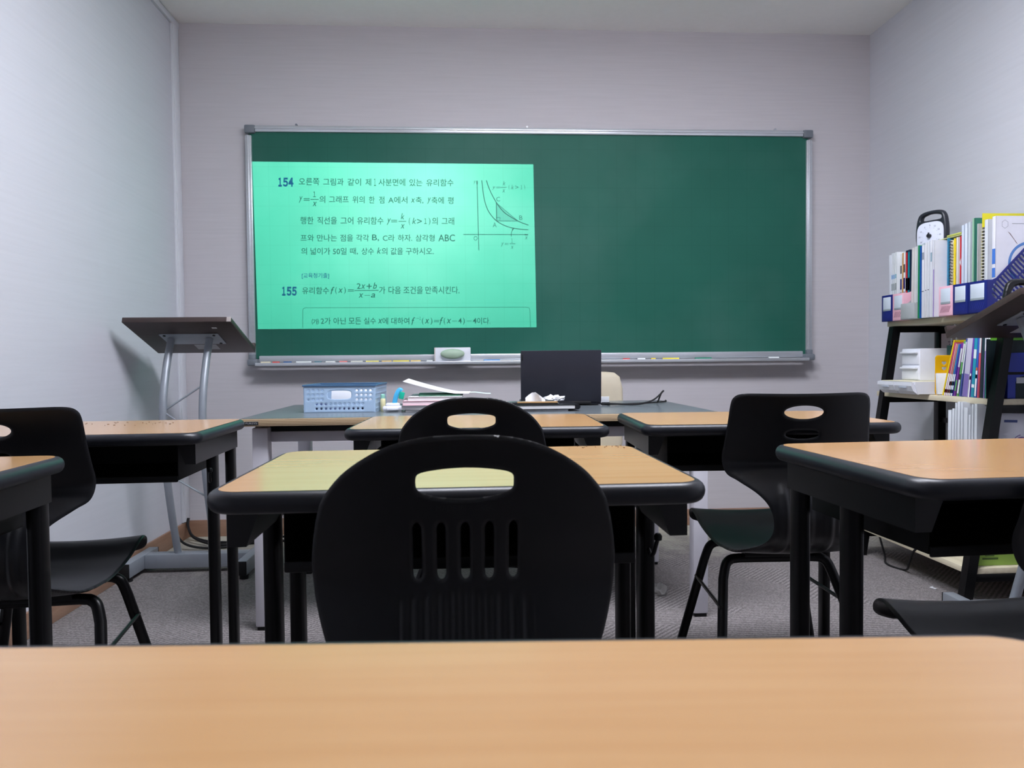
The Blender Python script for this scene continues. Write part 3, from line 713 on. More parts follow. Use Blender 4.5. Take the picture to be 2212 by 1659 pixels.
# ------------------------------------------------------------------ things on the teacher desk
# blue basket
M_BSK = mat('blue_translucent_plastic', rgb(164, 189, 215), 0.3, 0, 0.5, 0.04, 20)
bk = thing('storage_basket', 'translucent blue plastic basket with round holes on the teacher desk', 'basket', (-.46, 2.70, TZ2), -.05)
bw, bd_, bh = .128, .25, .098
out = [(-bw, 0), (bw, 0), (bw+.002, bh), (-bw-.002, bh)]
hl = [ellipse(.0, .064, .043, .0155, 24, 4)]
for i in range(4):
    for j in range(3): hl += [ellipse(-.112+.0165*i, .08-.0165*j, .0042, .0042, 12), ellipse(.112-.0165*i, .08-.0165*j, .0042, .0042, 12)]
for i in range(11): hl.append(ellipse(-.0825+.0165*i, .031, .0042, .0042, 12))
for i in range(11): hl.append(ellipse(-.0825+.0165*i, .0145, .0042, .0042, 12))
f, = sheet(out, hl, .0026, lambda u, v: (Vector((u, 0, v)), Vector((0, -1, 0))), .0013, .002)
MB().raw(*f).build('front_panel', M_BSK, bk)
f, = sheet(out, hl[:1], .006, lambda u, v: (Vector((u, bd_, v)), Vector((0, 1, 0))), .0013, .002)
MB().raw(*f).build('back_panel', M_BSK, bk)
for sx in (-1, 1):
    m = MB().box(sx*bw-.0013, sx*bw+.0013, 0, bd_, 0, bh)
    for k in range(5): m.box(sx*bw-.003, sx*bw+.003, .002, bd_-.002, .012+.018*k, .016+.018*k)
    m.build('side_panel', M_BSK, bk)
MB().box(-bw, bw, 0, bd_, 0, .003).build('bottom', M_BSK, bk)
m = MB()
for (x0, x1, y0, y1) in ((-bw-.005, bw+.005, -.005, .002), (-bw-.005, bw+.005, bd_-.002, bd_+.005), (-bw-.005, -bw+.002, 0, bd_), (bw-.002, bw+.005, 0, bd_)): m.box(x0, x1, y0, y1, bh-.003, bh+.003, .001)
m.build('rim', mat('blue_rim', rgb(70, 104, 140), .35), bk)
cl = [Vector((-.118+.236*k/14, 0, 0)) for k in range(15)]
m = MB()
rows = []
for y in (.015, .07, .13, .18, .235):
    rows.append([Vector((-.12+.24*k/14, y, .008+.022*(abs(k/14-.45)*1.9)**1.6+.01*math.sin(k*.9+y*40)*.3+(.012 if k > 11 else 0))) for k in range(15)])
vs = [v for r in rows for v in r]; n = 15
m.raw(vs+[Vector((v.x, v.y, .0035)) for v in vs], [(i*n+k, i*n+k+1, (i+1)*n+k+1, (i+1)*n+k) for i in range(4) for k in range(14)]+[(75+k, 75+k+1, k+1, k) for k in range(14)])
cloth = m.build('folded_cloth', mat('navy_cloth', rgb(40, 54, 96), .8, var=.2), None); cloth.location = bk.location; cloth.rotation_euler = bk.rotation_euler
tag(cloth, 'crumpled dark blue cloth lying in the blue basket', 'cloth')
o = MB().box(-.07, .09, 0, .004, 0, .05, .001).build('white_card', M_PAPER); o.location = (-.45, 2.86, TZ2+.034); o.rotation_euler = (-.25, 0, -.05); tag(o, 'white card standing inside the blue basket', 'card')
# correction tape / glue set
gd = thing('tape_dispenser', 'small white tape dispenser with a blue and green lever beside the blue basket', 'tape dispenser', (-.27, 2.71, TZ2), .05)
MB().box(-.036, .036, -.025, .025, .003, .022, .007).box(-.022, .022, -.034, -.02, .006, .018, .004).box(-.026, .026, -.02, .02, .02, .032, .006).build('base', M_WPL, gd)
MB().box(-.032, .032, -.022, .022, 0, .004, .001).build('base_pad', pc(190, 194, 200), gd)
ap = catmull([(.006, .0, .03), (.010, .0, .05), (.018, .002, .07), (.026, .004, .079), (.032, .004, .074)], 6)
lv = MB().tube(ap, .006, 10, ry=.009, up=(0, 1, 0)).build('lever', pc(70, 168, 214, .35), gd)
MB().box(.008, .026, -.010, -.004, .052, .078, .002, Matrix.Rotation(.25, 4, 'Y')).build('lever_pad', pc(24, 170, 140, .35), lv)
gs = thing('glue_bottle', 'small clear bottle of yellow glue with a green cap behind the tape dispenser', 'glue bottle', (-.312, 2.765, TZ2), 0); gs.scale = (.85, .85, .8)
MB().lathe([(0, 0), (.010, 0), (.012, .004), (.012, .052), (.009, .058), (0, .058)], seg=16).build('bottle', pc(222, 214, 168, .3), gs)
MB().lathe([(0, .058), (.0095, .058), (.0095, .074), (.006, .078), (0, .078)], seg=16).build('cap', pc(150, 206, 186, .35), gs)
# book stack
def flat_book(name, x, y, z, w, d, h, cov, pages, label, rz=0.0, cat='book', group=None):
    t = thing(name, label, cat, (x, y, z), rz, group)
    MB().box(-w/2, w/2, -d/2, d/2, 0, .0012).box(-w/2, w/2, -d/2, d/2, h-.0012, h).box(-w/2, -w/2+.0012, -d/2, d/2, 0, h).build('cover', cov, t, False)
    MB().box(-w/2+.0012, w/2-.002, -d/2+.002, d/2-.002, .0012, h-.0012).build('pages', pages, t, False)
    return t
zz = TZ2
G1 = 'books stacked on the teacher desk'
for (w, d, h, c, dx, rz, lb) in ((.20, .27, .009, (60, 62, 66), .0, .02, 'dark thin book at the bottom of the stack on the teacher desk'), (.206, .28, .015, (190, 190, 194), -.004, -.02, 'grey white book second from the bottom of the desk stack'),
                                 (.21, .285, .016, (236, 190, 200), -.004, .03, 'pink covered book in the middle of the desk stack'), (.195, .27, .014, (236, 238, 238), .012, -.01, 'white book near the top of the desk stack'), (.15, .23, .004, (64, 120, 92), .02, .05, 'thin green booklet on top of the desk stack')):
    flat_book('stacked_book', -.125+dx, 2.80, zz, w, d, h, pc(*c), M_PAGES if c[0] != 236 or c[1] != 190 else pc(232, 206, 212, .8), lb, rz, 'book', G1); zz += h+.0004
def sheet_paper(name, rows, m, label, cat, loc=(0, 0, 0), rz=0, th=.0006):
    """rows: grid of points"""
    nr, nc = len(rows), len(rows[0]); V = [Vector(p) for r in rows for p in r]; n = len(V)
    Fc = [(i*nc+k, i*nc+k+1, (i+1)*nc+k+1, (i+1)*nc+k) for i in range(nr-1) for k in range(nc-1)]
    Fb = [tuple(n+a for a in f[::-1]) for f in Fc]
    rim = [i for i in range(nc)]+[nc*(j+1)-1 for j in range(1, nr)]+[n-1-i for i in range(1, nc)]+[nc*j for j in range(nr-2, 0, -1)]
    Fr = [(rim[i], rim[(i+1) % len(rim)], n+rim[(i+1) % len(rim)], n+rim[i]) for i in range(len(rim))]
    o = MB().raw(V+[v-Vector((0, 0, th)) for v in V], Fc+Fb+Fr).build(name, m, None); o.location = loc; o.rotation_euler = (0, 0, rz)
    return tag(o, label, cat)
rows = []
for j in range(5):
    y = -.1+.05*j
    rows.append([(.11-.24*k/10, y, .004+.046*max(0, (k-2)/8)**1.25+.006*(j/4)*max(0, k/10)) for k in range(11)])
sheet_paper('loose_paper', rows, M_PAPER, 'white sheet curling up at its left end on the desk book stack', 'paper', (-.10, 2.80, zz), -.03)
sheet_paper('folded_leaflet', [[(-.05+.02*k, -.04+.04*j, .0+.003*math.sin(k)) for k in range(6)] for j in range(3)], pc(214, 232, 236), 'pale blue leaflet at the right end of the desk book stack', 'leaflet', (.04, 2.82, zz+.001))
# folders and tissue by the laptop
zz = TZ2
o = flat_book('paper_folder', .24, 2.685, zz, .24, .15, .006, pc(226, 228, 236), M_PAPER, 'white paper pad under the black organiser on the teacher desk'); zz += .0065
bf = thing('organiser', 'black zipped organiser stuffed with papers in front of the laptop', 'organiser', (.25, 2.69, zz), .03)
MB().box(-.145, .145, -.09, .09, 0, .0025, .001).box(-.145, .145, -.09, .09, .0155, .018, .001).tube([(.14, -.09, .009), (.14, .09, .009)], .0095, 12).build('cover', M_BLK, bf)
MB().box(-.14, .13, -.088, .085, .003, .015).build('papers', M_PAGES, bf); zz += .0185
nb = thing('ring_binder', 'open ring file with wire clasp on top of the black organiser', 'ring file', (.21, 2.70, zz), -.02)
MB().box(-.12, .12, -.075, .075, 0, .004, .001).build('cover', pc(84, 92, 96), nb)
MB().box(-.03, .115, -.077, -.05, .004, .009, .001).build('wooden_bar', pc(176, 140, 96), nb)
MB().box(-.10, -.03, -.077, -.06, .004, .009, .001).cyl((-.065, -.078, .0065), (-.065, -.06, .0065), .003, 10).build('clasp', M_CHROME, nb)
def crumple(seed, sx, sy, sz, label, loc, m, cat='tissue', name='crumpled_tissue'):
    rnd = random.Random(seed); b = MB(); r = bmesh.ops.create_icosphere(b.bm, subdivisions=3, radius=1)['verts']
    for v in r:
        n = v.co.normalized(); k = .75+.25*math.sin(n.x*5+seed)*math.cos(n.y*6+seed*2)+rnd.uniform(-.12, .12)
        v.co = Vector((n.x*sx*k, n.y*sy*k, max(0, (n.z+.55)*sz*k*.75)))
    o = b.build(name, m, None, angle=25); o.location = loc; return tag(o, label, cat)
crumple(3, .045, .03, .02, 'crumpled white tissue lying on the ring file', (.315, 2.69, zz+.009), M_PAPER)
sheet_paper('peaked_tissue', [[(-.035+.012*k, -.004+.012*t_q*math.sin(k*1.3), .0005+t_q*(.036-.030*abs(k-2.6)/3.4)) for k in range(7)] for t_q in (0, .35, .7, 1)], M_PAPER, 'white tissue standing up in a peak on the ring file', 'tissue', (.245, 2.66, zz+.009))
# laptop
lp = thing('laptop', 'dark grey laptop open with its lid towards the class', 'laptop', (.375, 2.93, TZ2), -.045)
M_LAP = mat('laptop_shell', rgb(50, 51, 60), .3, .4, .5, .03)
MB().box(-.161, .161, .01, .24, .003, .016, .004).build('keyboard_base', M_LAP, lp)
R_ = Matrix.Translation((0, .012, .014)) @ Matrix.Rotation(math.radians(4), 4, 'X')
lid = MB().box(-.161, .161, -.008, 0, 0, .208, .003, R_).build('lid', M_LAP, lp)
MB().box(-.158, -.151, -.0088, -.007, .168, .192, .0005, R_).build('maker_mark', pc(24, 24, 28), lid)
MB().box(-.153, .153, 0, .001, .012, .198, 0, R_).build('screen', mat('screen_dark', rgb(20, 20, 24), .1), lid)
MB().box(-.12, .12, -.002, .014, .006, .018, .003).build('hinge', M_RUB, lp)
# white notepad right of the laptop
o = MB().box(-.028, .028, -.002, .002, 0, .028, .0005).build('notepad', M_PAPER); o.location = (.565, 3.06, TZ2); o.rotation_euler = (.12, 0, 0); tag(o, 'white torn edged notepad standing right of the laptop', 'notepad')
# cables on the desk
cp = catmull([(.53, 2.90, .722), (.57, 2.87, .724), (.62, 2.87, .721), (.68, 2.88, .721), (.74, 2.90, .735), (.785, 2.93, .765), (.79, 2.94, .768), (.785, 2.95, .758), (.775, 2.955, .73), (.77, 2.96, .720)], 6)
c = thing('charger_cable', 'black charging cable looping up on the right of the teacher desk', 'cable', (0, 0, 0))
MB().tube(cp, .0035, 8).build('cord', M_RUB, c); MB().box(.53, .565, 2.885, 2.90, .7165, .7285, .003).build('plug', M_RUB, c)
cp = catmull([(.56, 2.92, .719), (.65, 2.93, .719), (.74, 2.98, .719), (.80, 3.03, .719), (.845, 3.10, .7185), (.857, 3.15, .7185)], 6)
tag(MB().tube(cp, .003, 8).build('thin_cable', M_RUB), 'thin black cable running flat to the right desk end', 'cable')

# ------------------------------------------------------------------ beige chair behind the desk
M_LEA = mat('beige_leather', rgb(196, 186, 164), .4, 0, .5, .04, 12)
bc = thing('beige_chair', 'beige leather chair with chrome frame behind the laptop', 'chair', (.525, 3.32, 0), .04)
rings = []
for z, hw, dp in ((.42, .205, .03), (.50, .225, .035), (.65, .23, .035), (.76, .228, .032), (.815, .215, .028), (.835, .19, .018), (.84, .15, .006)):
    rings.append([(x, y+.03*(z-.42), z) for x, y in ellipse(0, .18, hw, dp, 36, 5)])
MB().ring_loft(rings).build('backrest', M_LEA, bc, angle=60)
MB().ring_loft([[(x, y, z) for x, y in ellipse(0, -.03, .225*k, .21*k, 36, 5)] for z, k in ((.40, .95), (.41, 1), (.455, 1), (.47, .93))]).build('seat', M_LEA, bc, angle=60)
for sx in (-1, 1):
    cc = catmull([(sx*.19, .16, .44), (sx*.215, .10, .40), (sx*.215, -.14, .395), (sx*.215, -.20, .34), (sx*.215, -.20, .08), (sx*.215, -.16, .014), (sx*.215, .16, .013)], 8)
    MB().tube(cc, .0125, 12).build('frame_tube', M_CHROME, bc)
MB().tube([(-.215, .16, .013), (.215, .16, .013)], .0125, 12).build('floor_bar', M_CHROME, bc)

# ------------------------------------------------------------------ lecterns
def make_lectern(label):
    t = thing('lectern', label, 'lectern', (0, 0, 0), 0, 'tilting lecterns')
    # sloping top: high edge towards the class (-y)
    W_, ya, yb, za, zb, th = .215, -.175, .175, 1.066, .945, .022
    sl = math.atan2(zb-za, yb-ya); ln_ = math.hypot(zb-za, yb-ya)
    Rm = Matrix.Translation((0, ya, za)) @ Matrix.Rotation(sl, 4, 'X')
    tp = MB().box(-W_, W_, 0, ln_, 0, th, .002, Rm).build('top', M_WALNUT, t)
    MB().box(-W_, W_, ln_-.016, ln_, th, th+.02, .002, Rm).build('book_stop', M_WALNUT, tp)
    MB().box(W_-.016, W_+.001, -.0012, .002, .001, th-.001, .0005, Rm).build('corner_chip', pc(168, 160, 156), tp)
    MB().box(-.12, .125, .13, .245, -.004, 0, .001, Rm).build('mounting_plate', M_SILVER, t)
    MB().box(-.02, .075, .26, .32, -.0006, 0, 0, Rm).build('sticker', pc(168, 168, 170), tp)
    MB().box(.12, .14, .06, .072, -.0008, 0, 0, Rm).build('small_sticker', pc(205, 205, 205), tp)
    m = MB()
    for x in (-.1, .105):
        for y in (.14, .235): m.cyl(Rm @ Vector((x, y, -.007)), Rm @ Vector((x, y, -.004)), .006, 10)
    m.build('plate_screw', M_STEEL, t)
    XS = (-.085, .075)
    prof = [(-.010, 1.0), (-.06, .90), (-.105, .76), (-.115, .62), (-.095, .45), (-.045, .25), (.01, .08)]
    for x in XS:
        MB().tube(catmull([(x, y, z) for y, z in prof], 8), .0155, 14).build('post', M_SILVER, t)
    m = MB(); P = catmull([(0, y, z) for y, z in prof], 20); fy = lambda z: min(P, key=lambda p: abs(p.z-z)).y
    for za_, zb_, dr in ((.81, .70, 1), (.70, .59, -1), (.54, .44, 1), (.44, .33, -1)):
        a, b = ((XS[1], za_), (XS[0], zb_)) if dr == 1 else ((XS[0], za_), (XS[1], zb_))
        m.tube([(a[0], fy(a[1]), a[1]), (b[0], fy(b[1]), b[1])], .004, 8)
    m.build('cross_wires', M_SILVER, t)
    MB().box(-.215, .215, -.02, .04, .02, .08, .003).build('base_bar', M_SILVER, t)
    for sx in (-1, 1):
        f = MB().box(sx*.235-.02, sx*.235+.02, -.16, .125, .02, .08, .003).build('base_foot', M_SILVER, t)
        m = MB()
        for y in (-.165, .125): m.box(sx*.235-.02, sx*.235+.02, y, y+.005, .021, .079, .002)
        m.build('end_cap', M_RUB, f)
        for y in (-.13, .095): MB().cyl((sx*.235, y, 0), (sx*.235, y, .02), .018, 14).build('glide', M_RUB, f)
    return t
l0 = make_lectern('dark walnut lectern on silver posts in the left corner by the chalkboard'); l0.location = (-1.172, 3.25, 0)
copy_thing(l0, 'dark walnut lectern cut off by the right edge, before the bookshelf end', (1.890, 2.315, 0), 0).scale = (1, 1, 1.015)
# black bag on the right lectern
hb = thing('carry_case', 'black carry case with a loop handle lying on the right lectern', 'case', (1.86, 2.33, 1.049), 0)
hc = [(-.105, 0), (-.098, .06), (-.09, .085), (-.075, .097), (-.06, .10), (.16, .10), (.16, 0)]
hh = [[(-.082, .012), (-.076, .055), (-.066, .072), (-.05, .078), (.08, .078), (.08, .012)]]
f, = sheet(hc, hh, .0025, lambda u, v: (Vector((u, 0, v)), Vector((0, -1, 0))), .010, .008)
MB().raw(*f).build('handle', M_BLK, hb, angle=50)
MB().box(-.08, .2, -.012, .03, -.004, .004, .001, Matrix.Identity(4)).build('case_body', M_BLK, hb)

# ------------------------------------------------------------------ bookshelf
bs = thing('bookshelf', 'ladder style bookshelf with black frame and pale boards against the right wall', 'bookshelf', (0, 0, 0))
FX = lambda z: 1.762+.15*z
SY0, SY1 = 2.53, 3.27
SHZ = (.135, .435, .742, 1.057)
for y in (2.535, 3.235):
    m = MB()
    sec = lambda z: [(FX(z), y-.017, z), (FX(z)+.036, y-.017, z), (FX(z)+.036, y+.017, z), (FX(z), y+.017, z)]
    m.ring_loft([sec(0.0), sec(1.034)]); m.build('front_post', M_STEEL, bs, angle=20)
    MB().box(2.13, 2.166, y-.017, y+.017, 0, 1.034, .001).build('rear_post', M_STEEL, bs)
    for z in SHZ: MB().box(FX(z)+.03, 2.14, y-.012, y+.012, z-.05, z-.0225, .001).build('cross_bar', M_STEEL, bs)
for z in SHZ: MB().box(FX(z)+.004, 2.15, SY0-.004, SY1+.01, z-.022, z, .0015).build('shelf_board', M_SHELF, bs)
MB().box(2.14, 2.158, 2.55, 3.22, .6, .62, .001).build('rear_bar', M_STEEL, bs)

ST = SHZ[3]
def file_box(y0, y1, m, label, z=ST, x0=1.895, dp=.235, hf=.118, hb_=.255, lab=True, slits=True, perf=False, group='file boxes on the top shelf'):
    t = thing('file_box', label, 'file box', (x0, (y0+y1)/2, z), 0, group)
    w = (y1-y0)/2-.0008; s = .002
    b = MB().box(0, s, -w, w, 0, hf, .0006).box(0, dp, -w, w, 0, s).box(dp-s, dp, -w, w, 0, hb_)
    b.build('box', m, t)
    outl = [(0, 0), (dp, 0), (dp, hb_), (dp-.03, hb_), (.035, hf+.006), (.02, hf), (0, hf)]
    holes = []
    if perf:
        A_, B_ = Vector((.035, hf+.006)), Vector((dp-.03, hb_)); d_ = (B_-A_).normalized(); n_ = Vector((d_.y, -d_.x))
        ok = lambda p: .022 < p.x < dp-.008 and .014 < p.y < hb_-.01
        for r0, r1 in ((.012, .052), (.062, .102), (.112, .152), (.162, .202)):
            for k in range(-14, 16):
                c_ = A_+d_*(.0145*k+.008); run = [t_q for t_q in np.linspace(r0, r1, 21) if ok(c_+n_*t_q) and (c_+n_*t_q-A_).dot(n_) > .008]
                if not run or run[-1]-run[0] < .009: continue
                p, q_ = c_+n_*run[0], c_+n_*run[-1]; w_ = .0034
                holes.append([(p.x-d_.x*w_, p.y-d_.y*w_), (p.x-n_.x*w_*.9, p.y-n_.y*w_*.9), (p.x+d_.x*w_, p.y+d_.y*w_), (q_.x+d_.x*w_, q_.y+d_.y*w_), (q_.x+n_.x*w_*.9, q_.y+n_.y*w_*.9), (q_.x-d_.x*w_, q_.y-d_.y*w_)])
    for k, sy in enumerate((-1, 1)):
        f, = sheet(outl, holes if (perf and sy == -1) else [], .0019 if (perf and sy == -1) else .008, lambda u, v: (Vector((u, sy*w, v)), Vector((0, sy, 0))), .0011, .0015)
        MB().raw(*f).build('side_panel', m, t, angle=50)
    if lab:
        l = MB().box(-.001, 0, -w+.012, w-.012, hf*.46, hf*.92, .0003).build('label_card', M_LBL, t)
        MB().box(-.0014, -.0002, -w+.012, w-.012, hf*.40, hf*.47, .0003).build('label_strip', pc(150, 160, 166), l)
    if slits:
        b = MB()
        for i in range(7):
            yy = -w+.022+i*(2*w-.030)/6.4
            b.raw([(-.0006, yy, hf*.12), (-.0006, yy+.003, hf*.12), (-.0006, yy-.009, hf*.33), (-.0006, yy-.012, hf*.33)], [(0, 1, 2, 3)])
        b.build('slits', pc(140, 90, 110) if m is M_PINK else pc(44, 54, 140), t, False)
    return t
file_box(3.190, 3.275, M_NAVY, 'navy file box with a pale label at the far end of the top shelf')
file_box(3.104, 3.188, M_PINK, 'pink file box beside the farthest navy one on the top shelf')
gb = file_box(3.000, 3.100, M_GREYBOX, 'low fronted grey file box without label on the top shelf', hf=.068, lab=False, slits=False, x0=1.878)
file_box(2.782, 2.866, M_PINK, 'pink file box in the middle of the top shelf, left of two navy ones')
file_box(2.694, 2.780, M_NAVY, 'navy file box between the middle pink box and the perforated one')
file_box(2.592, 2.692, M_NAVY, 'navy file box at the near end of the top shelf, its perforated side showing', perf=True, hb_=.30)
def upright(y, th, h, c, label, x=1.925, dp=.19, z=ST+.0022, bands=(), lean=0.0, cat='book', group='books on the top shelf', rough=.5, name='book', pages=True, roty=0.0):
    t = thing(name, label, cat, (x, y, z), 0, group); t.rotation_euler = (lean, roty, 0)
    w = th/2; m = pc(*c, rough)
    if th < .0035 or not pages: MB().box(0, dp, -w, w, 0, h, .0004).build('cover', m, t)
    else:
        MB().box(0, .0015, -w, w, 0, h, .0004).box(0, dp, -w, -w+.0008, 0, h).box(0, dp, w-.0008, w, 0, h).build('cover', m, t)
        MB().box(.0015, dp-.002, -w+.0008, w-.0008, .002, h-.003).build('pages', M_PAGES, t, False)
    if bands:
        for a, b, cc in bands:
            MB().box(-.0005, .0004, -w*.86, w*.86, h*a, h*b).build('spine_print', pc(*cc), t, False)
    return t
zz = ST+.0022
# far navy box
upright(3.258, .010, .30, (226, 230, 238), 'sheaf of white papers leaning in the farthest navy box', cat='papers', lean=-.02, name='paper_sheaf', bands=())
bl = ((.62, .68, (120, 170, 220)), (.45, .55, (150, 158, 160)), (.30, .36, (110, 160, 210)), (.05, .22, (66, 96, 168)))
gl = ((.62, .68, (140, 190, 210)), (.45, .55, (150, 158, 160)), (.30, .36, (150, 170, 90)), (.05, .22, (60, 140, 96)))
upright(3.244, .010, .305, (230, 234, 240), 'white spined workbook with blue print, first of the row in the farthest navy box', bands=bl)
upright(3.230, .010, .305, (232, 236, 240), 'white spined workbook with blue print, second of the row in the farthest navy box', bands=bl)
upright(3.216, .011, .307, (234, 238, 240), 'white spined workbook with green print in the farthest navy box', bands=gl)
# pink box
nv = ((.70, .82, (90, 84, 84)), (.46, .62, (44, 36, 108)), (.20, .42, (150, 152, 160)), (.10, .16, (236, 176, 60)))
upright(3.176, .012, .294, (236, 236, 238), 'white spined book with navy print and an orange stripe in the far pink box', bands=nv+((.16, .98, (232, 170, 80)),)[:0])
upright(3.163, .005, .296, (232, 164, 60), 'thin orange spined book in the far pink box')
upright(3.151, .013, .298, (238, 238, 240), 'white spined book with navy squares in the far pink box', bands=nv)
upright(3.134, .013, .302, (34, 28, 52), 'black and red spined book in the far pink box', bands=((.0, .97, (200, 44, 56)), (.42, .60, (34, 28, 52)), (.46, .56, (236, 236, 236))))
upright(3.118, .013, .303, (24, 44, 72), 'navy and teal spined book in the far pink box', bands=((.25, .97, (26, 140, 156)), (.42, .60, (30, 60, 90)), (.46, .56, (120, 206, 220))))
# grey box
for k, (th, c) in enumerate(((.020, (218, 214, 212)), (.014, (226, 226, 226)), (.014, (214, 218, 222)), (.012, (206, 214, 218)), (.010, (196, 208, 216)))):
    upright(3.085-.0175*k, th-.002, .306+.002*k, c, ('thick bundle of cream papers in the grey box', 'white paper bundle next to the cream one in the grey box', 'white paper bundle in the middle of the grey box', 'pale grey paper bundle in the grey box', 'bluish thin paper bundle at the near side of the grey box')[k], cat='papers', name='paper_bundle', lean=.02, x=1.92, group='papers in the grey box')
# free standing row
row = [(.006, .330, (40, 150, 96), 'green thin file right of the grey box on the top shelf', ()), (.007, .325, (30, 92, 176), 'blue thin file right of the green one on the top shelf', ()),
       (.016, .326, (230, 232, 238), 'thick white book right of the blue file on the top shelf', ((.36, .37, (60, 70, 90)), (.8, .9, (150, 158, 170)))), (.010, .333, (234, 236, 240), 'white book, second after the blue file on the top shelf', ((.36, .37, (60, 70, 90)),)),
       (.010, .336, (228, 232, 238), 'white book, third after the blue file on the top shelf', ((.36, .37, (70, 80, 90)),)), (.012, .338, (232, 234, 240), 'white book with a circle printed on its spine on the top shelf', ((.72, .84, (150, 176, 190)),)),
       (.007, .335, (226, 228, 236), 'white book with purple print just left of the middle pink box', ((.0, .62, (150, 126, 190)),))]
y = 2.990
for th, h, c, lb, bd2 in row:
    upright(y-th/2, th-.0008, h-.027, c, lb, x=1.885, z=ST+.0002, bands=bd2); y -= th+.0068
# middle pink box
upright(2.858, .006, .31, (60, 140, 180), 'thin blue book in the middle pink box')
def spiral(y, th, h, c, ring, label, x=1.925, z=ST+.0022):
    t = thing('spiral_notebook', label, 'notebook', (x, y, z), 0, 'spiral notebooks on the top shelf')
    MB().box(0.006, .17, -th/2, th/2, 0, h, .0004).build('pages', pc(*c), t)
    m = MB(); n = int(h/.012)
    for k in range(n):
        zc = .006+k*.012; m.tube([(.006+.006*math.cos(a), (th/2+.001)*math.sin(a), zc) for a in np.linspace(0, 2*PI, 9)[:-1]], .0018, 6, closed=True)
    m.build('wire_binding', pc(*ring, .3), t)
spiral(2.846, .010, .30, (206, 196, 184), (58, 54, 60), 'spiral notebook with dark rings in the middle pink box')
spiral(2.832, .011, .298, (214, 208, 180), (186, 180, 160), 'spiral notebook with pale rings in the middle pink box')
upright(2.815, .013, .302, (240, 204, 30), 'bright yellow spined book in the middle pink box', bands=((.0, 1, (244, 214, 40)),))
upright(2.800, .011, .304, (226, 222, 216), 'cream book beside the yellow one in the middle pink box')
t = thing('red_file', 'red file with a white notch in the middle pink box', 'file', (1.93, 2.7885, ST+.0022))
MB().box(0, .17, -.0035, .0035, 0, .306, .0006).build('cover', pc(186, 28, 44, .35), t)
MB().raw([(-.0004, -.004, .19), (-.0004, .0036, .205), (-.0004, -.004, .22)], [(0, 1, 2)]).build('notch', M_PAPER, t, False)
# navy box 2
for k, (th, h, c, lb) in enumerate(((.014, .345, (206, 216, 234), 'bluish white paper bundle at the left of the middle navy box'), (.016, .348, (214, 222, 236), 'white paper bundle in the middle navy box'), (.014, .35, (196, 204, 212), 'clear plastic file of papers in the middle navy box'))):
    upright(2.768-.0185*k, th, h, c, lb, cat='papers', name='paper_bundle', x=1.925, group='papers in the navy boxes')
upright(2.710, .008, .36, (150, 196, 164), 'pale green plastic file in the middle navy box', cat='file', name='plastic_file', group='plastic files on the top shelf')
upright(2.701, .004, .36, (60, 128, 110), 'thin dark green plastic file in the middle navy box', cat='file', name='plastic_file', group='plastic files on the top shelf')
# near navy box
upright(2.684, .007, .335, (188, 188, 190), 'grey cardboard file at the left of the perforated navy box', cat='file', name='card_file')
t = thing('yellow_sheet', 'large yellow plastic sheet standing in the perforated navy box', 'plastic sheet', (1.935, 2.674, ST+.0022)); MB().box(0, .185, -.0015, .0015, 0, .372, .0005).build('sheet', mat('yellow_green_plastic', rgb(206, 196, 36), .45), t)
spiral(2.660, .016, .318, (90, 88, 86), (228, 224, 216), 'black spiral notebook with white rings in the perforated navy box')
upright(2.638, .018, .342, (210, 214, 220), 'thick white binder in the perforated navy box', name='white_binder', cat='binder')
bkl = upright(2.608, .018, .348, (222, 222, 232), 'white maths booklet showing a blue circle and a compass on its cover', name='maths_booklet', cat='booklet', bands=((.5, .66, (70, 120, 206)), (.36, .46, (70, 120, 206)), (.12, .34, (190, 206, 230))), x=1.932, dp=.192)
m = MB(); yy = -.0093
cx, cz, ro, ri = .128, .175, .080, .070
n = 40
m.raw([(cx+r*math.cos(2*PI*k/n), yy, cz+r*math.sin(2*PI*k/n)) for r in (ro, ri) for k in range(n) if True], [(k, (k+1) % n, n+(k+1) % n, n+k) for k in range(n)])
for v in m.bm.verts: v.co.x = min(v.co.x, .191)
m.build('blue_circle', pc(84, 128, 190), bkl, False)
m = MB().raw([(.045, yy, .292), (.055, yy, .285), (.085, yy, .245), (.078, yy, .250), (.070, yy, .262)], [(0, 1, 2, 3, 4)]); m.build('compass_drawing', pc(116, 96, 96), bkl, False)
m = MB(); hx = [(.035+.014*math.cos(a), .318+.016*math.sin(a)) for a in [PI/6+k*PI/3 for k in range(6)]]; hi = [(.035+.0125*math.cos(a), .318+.0145*math.sin(a)) for a in [PI/6+k*PI/3 for k in range(6)]]
m.raw([(a, yy, b) for a, b in hx+hi], [(k, (k+1) % 6, 6+(k+1) % 6, 6+k) for k in range(6)]).box(.062, .19, yy-.0002, yy, .319, .321); m.build('cover_print', pc(150, 152, 160), bkl, False)
# yellow green clipboard rod lying over the books
t = thing('clip_file', 'pale green clip file lying on top of the white books', 'clip file', (1.95, 2.93, ST+.3125), 0)
MB().box(-.02, .10, -.145, .04, 0, .004, .001).build('board', pc(206, 210, 150), t); MB().box(-.022, -.012, -.145, -.06, .004, .012, .002).build('clip', pc(190, 196, 100), t)
# timer clock
tm = thing('dial_timer', 'white faced dial timer with a black carrying handle standing on top of the books', 'timer', (2.06, 3.163, ST+.3175), math.radians(-68)); tm.scale = (.89, .89, .87)
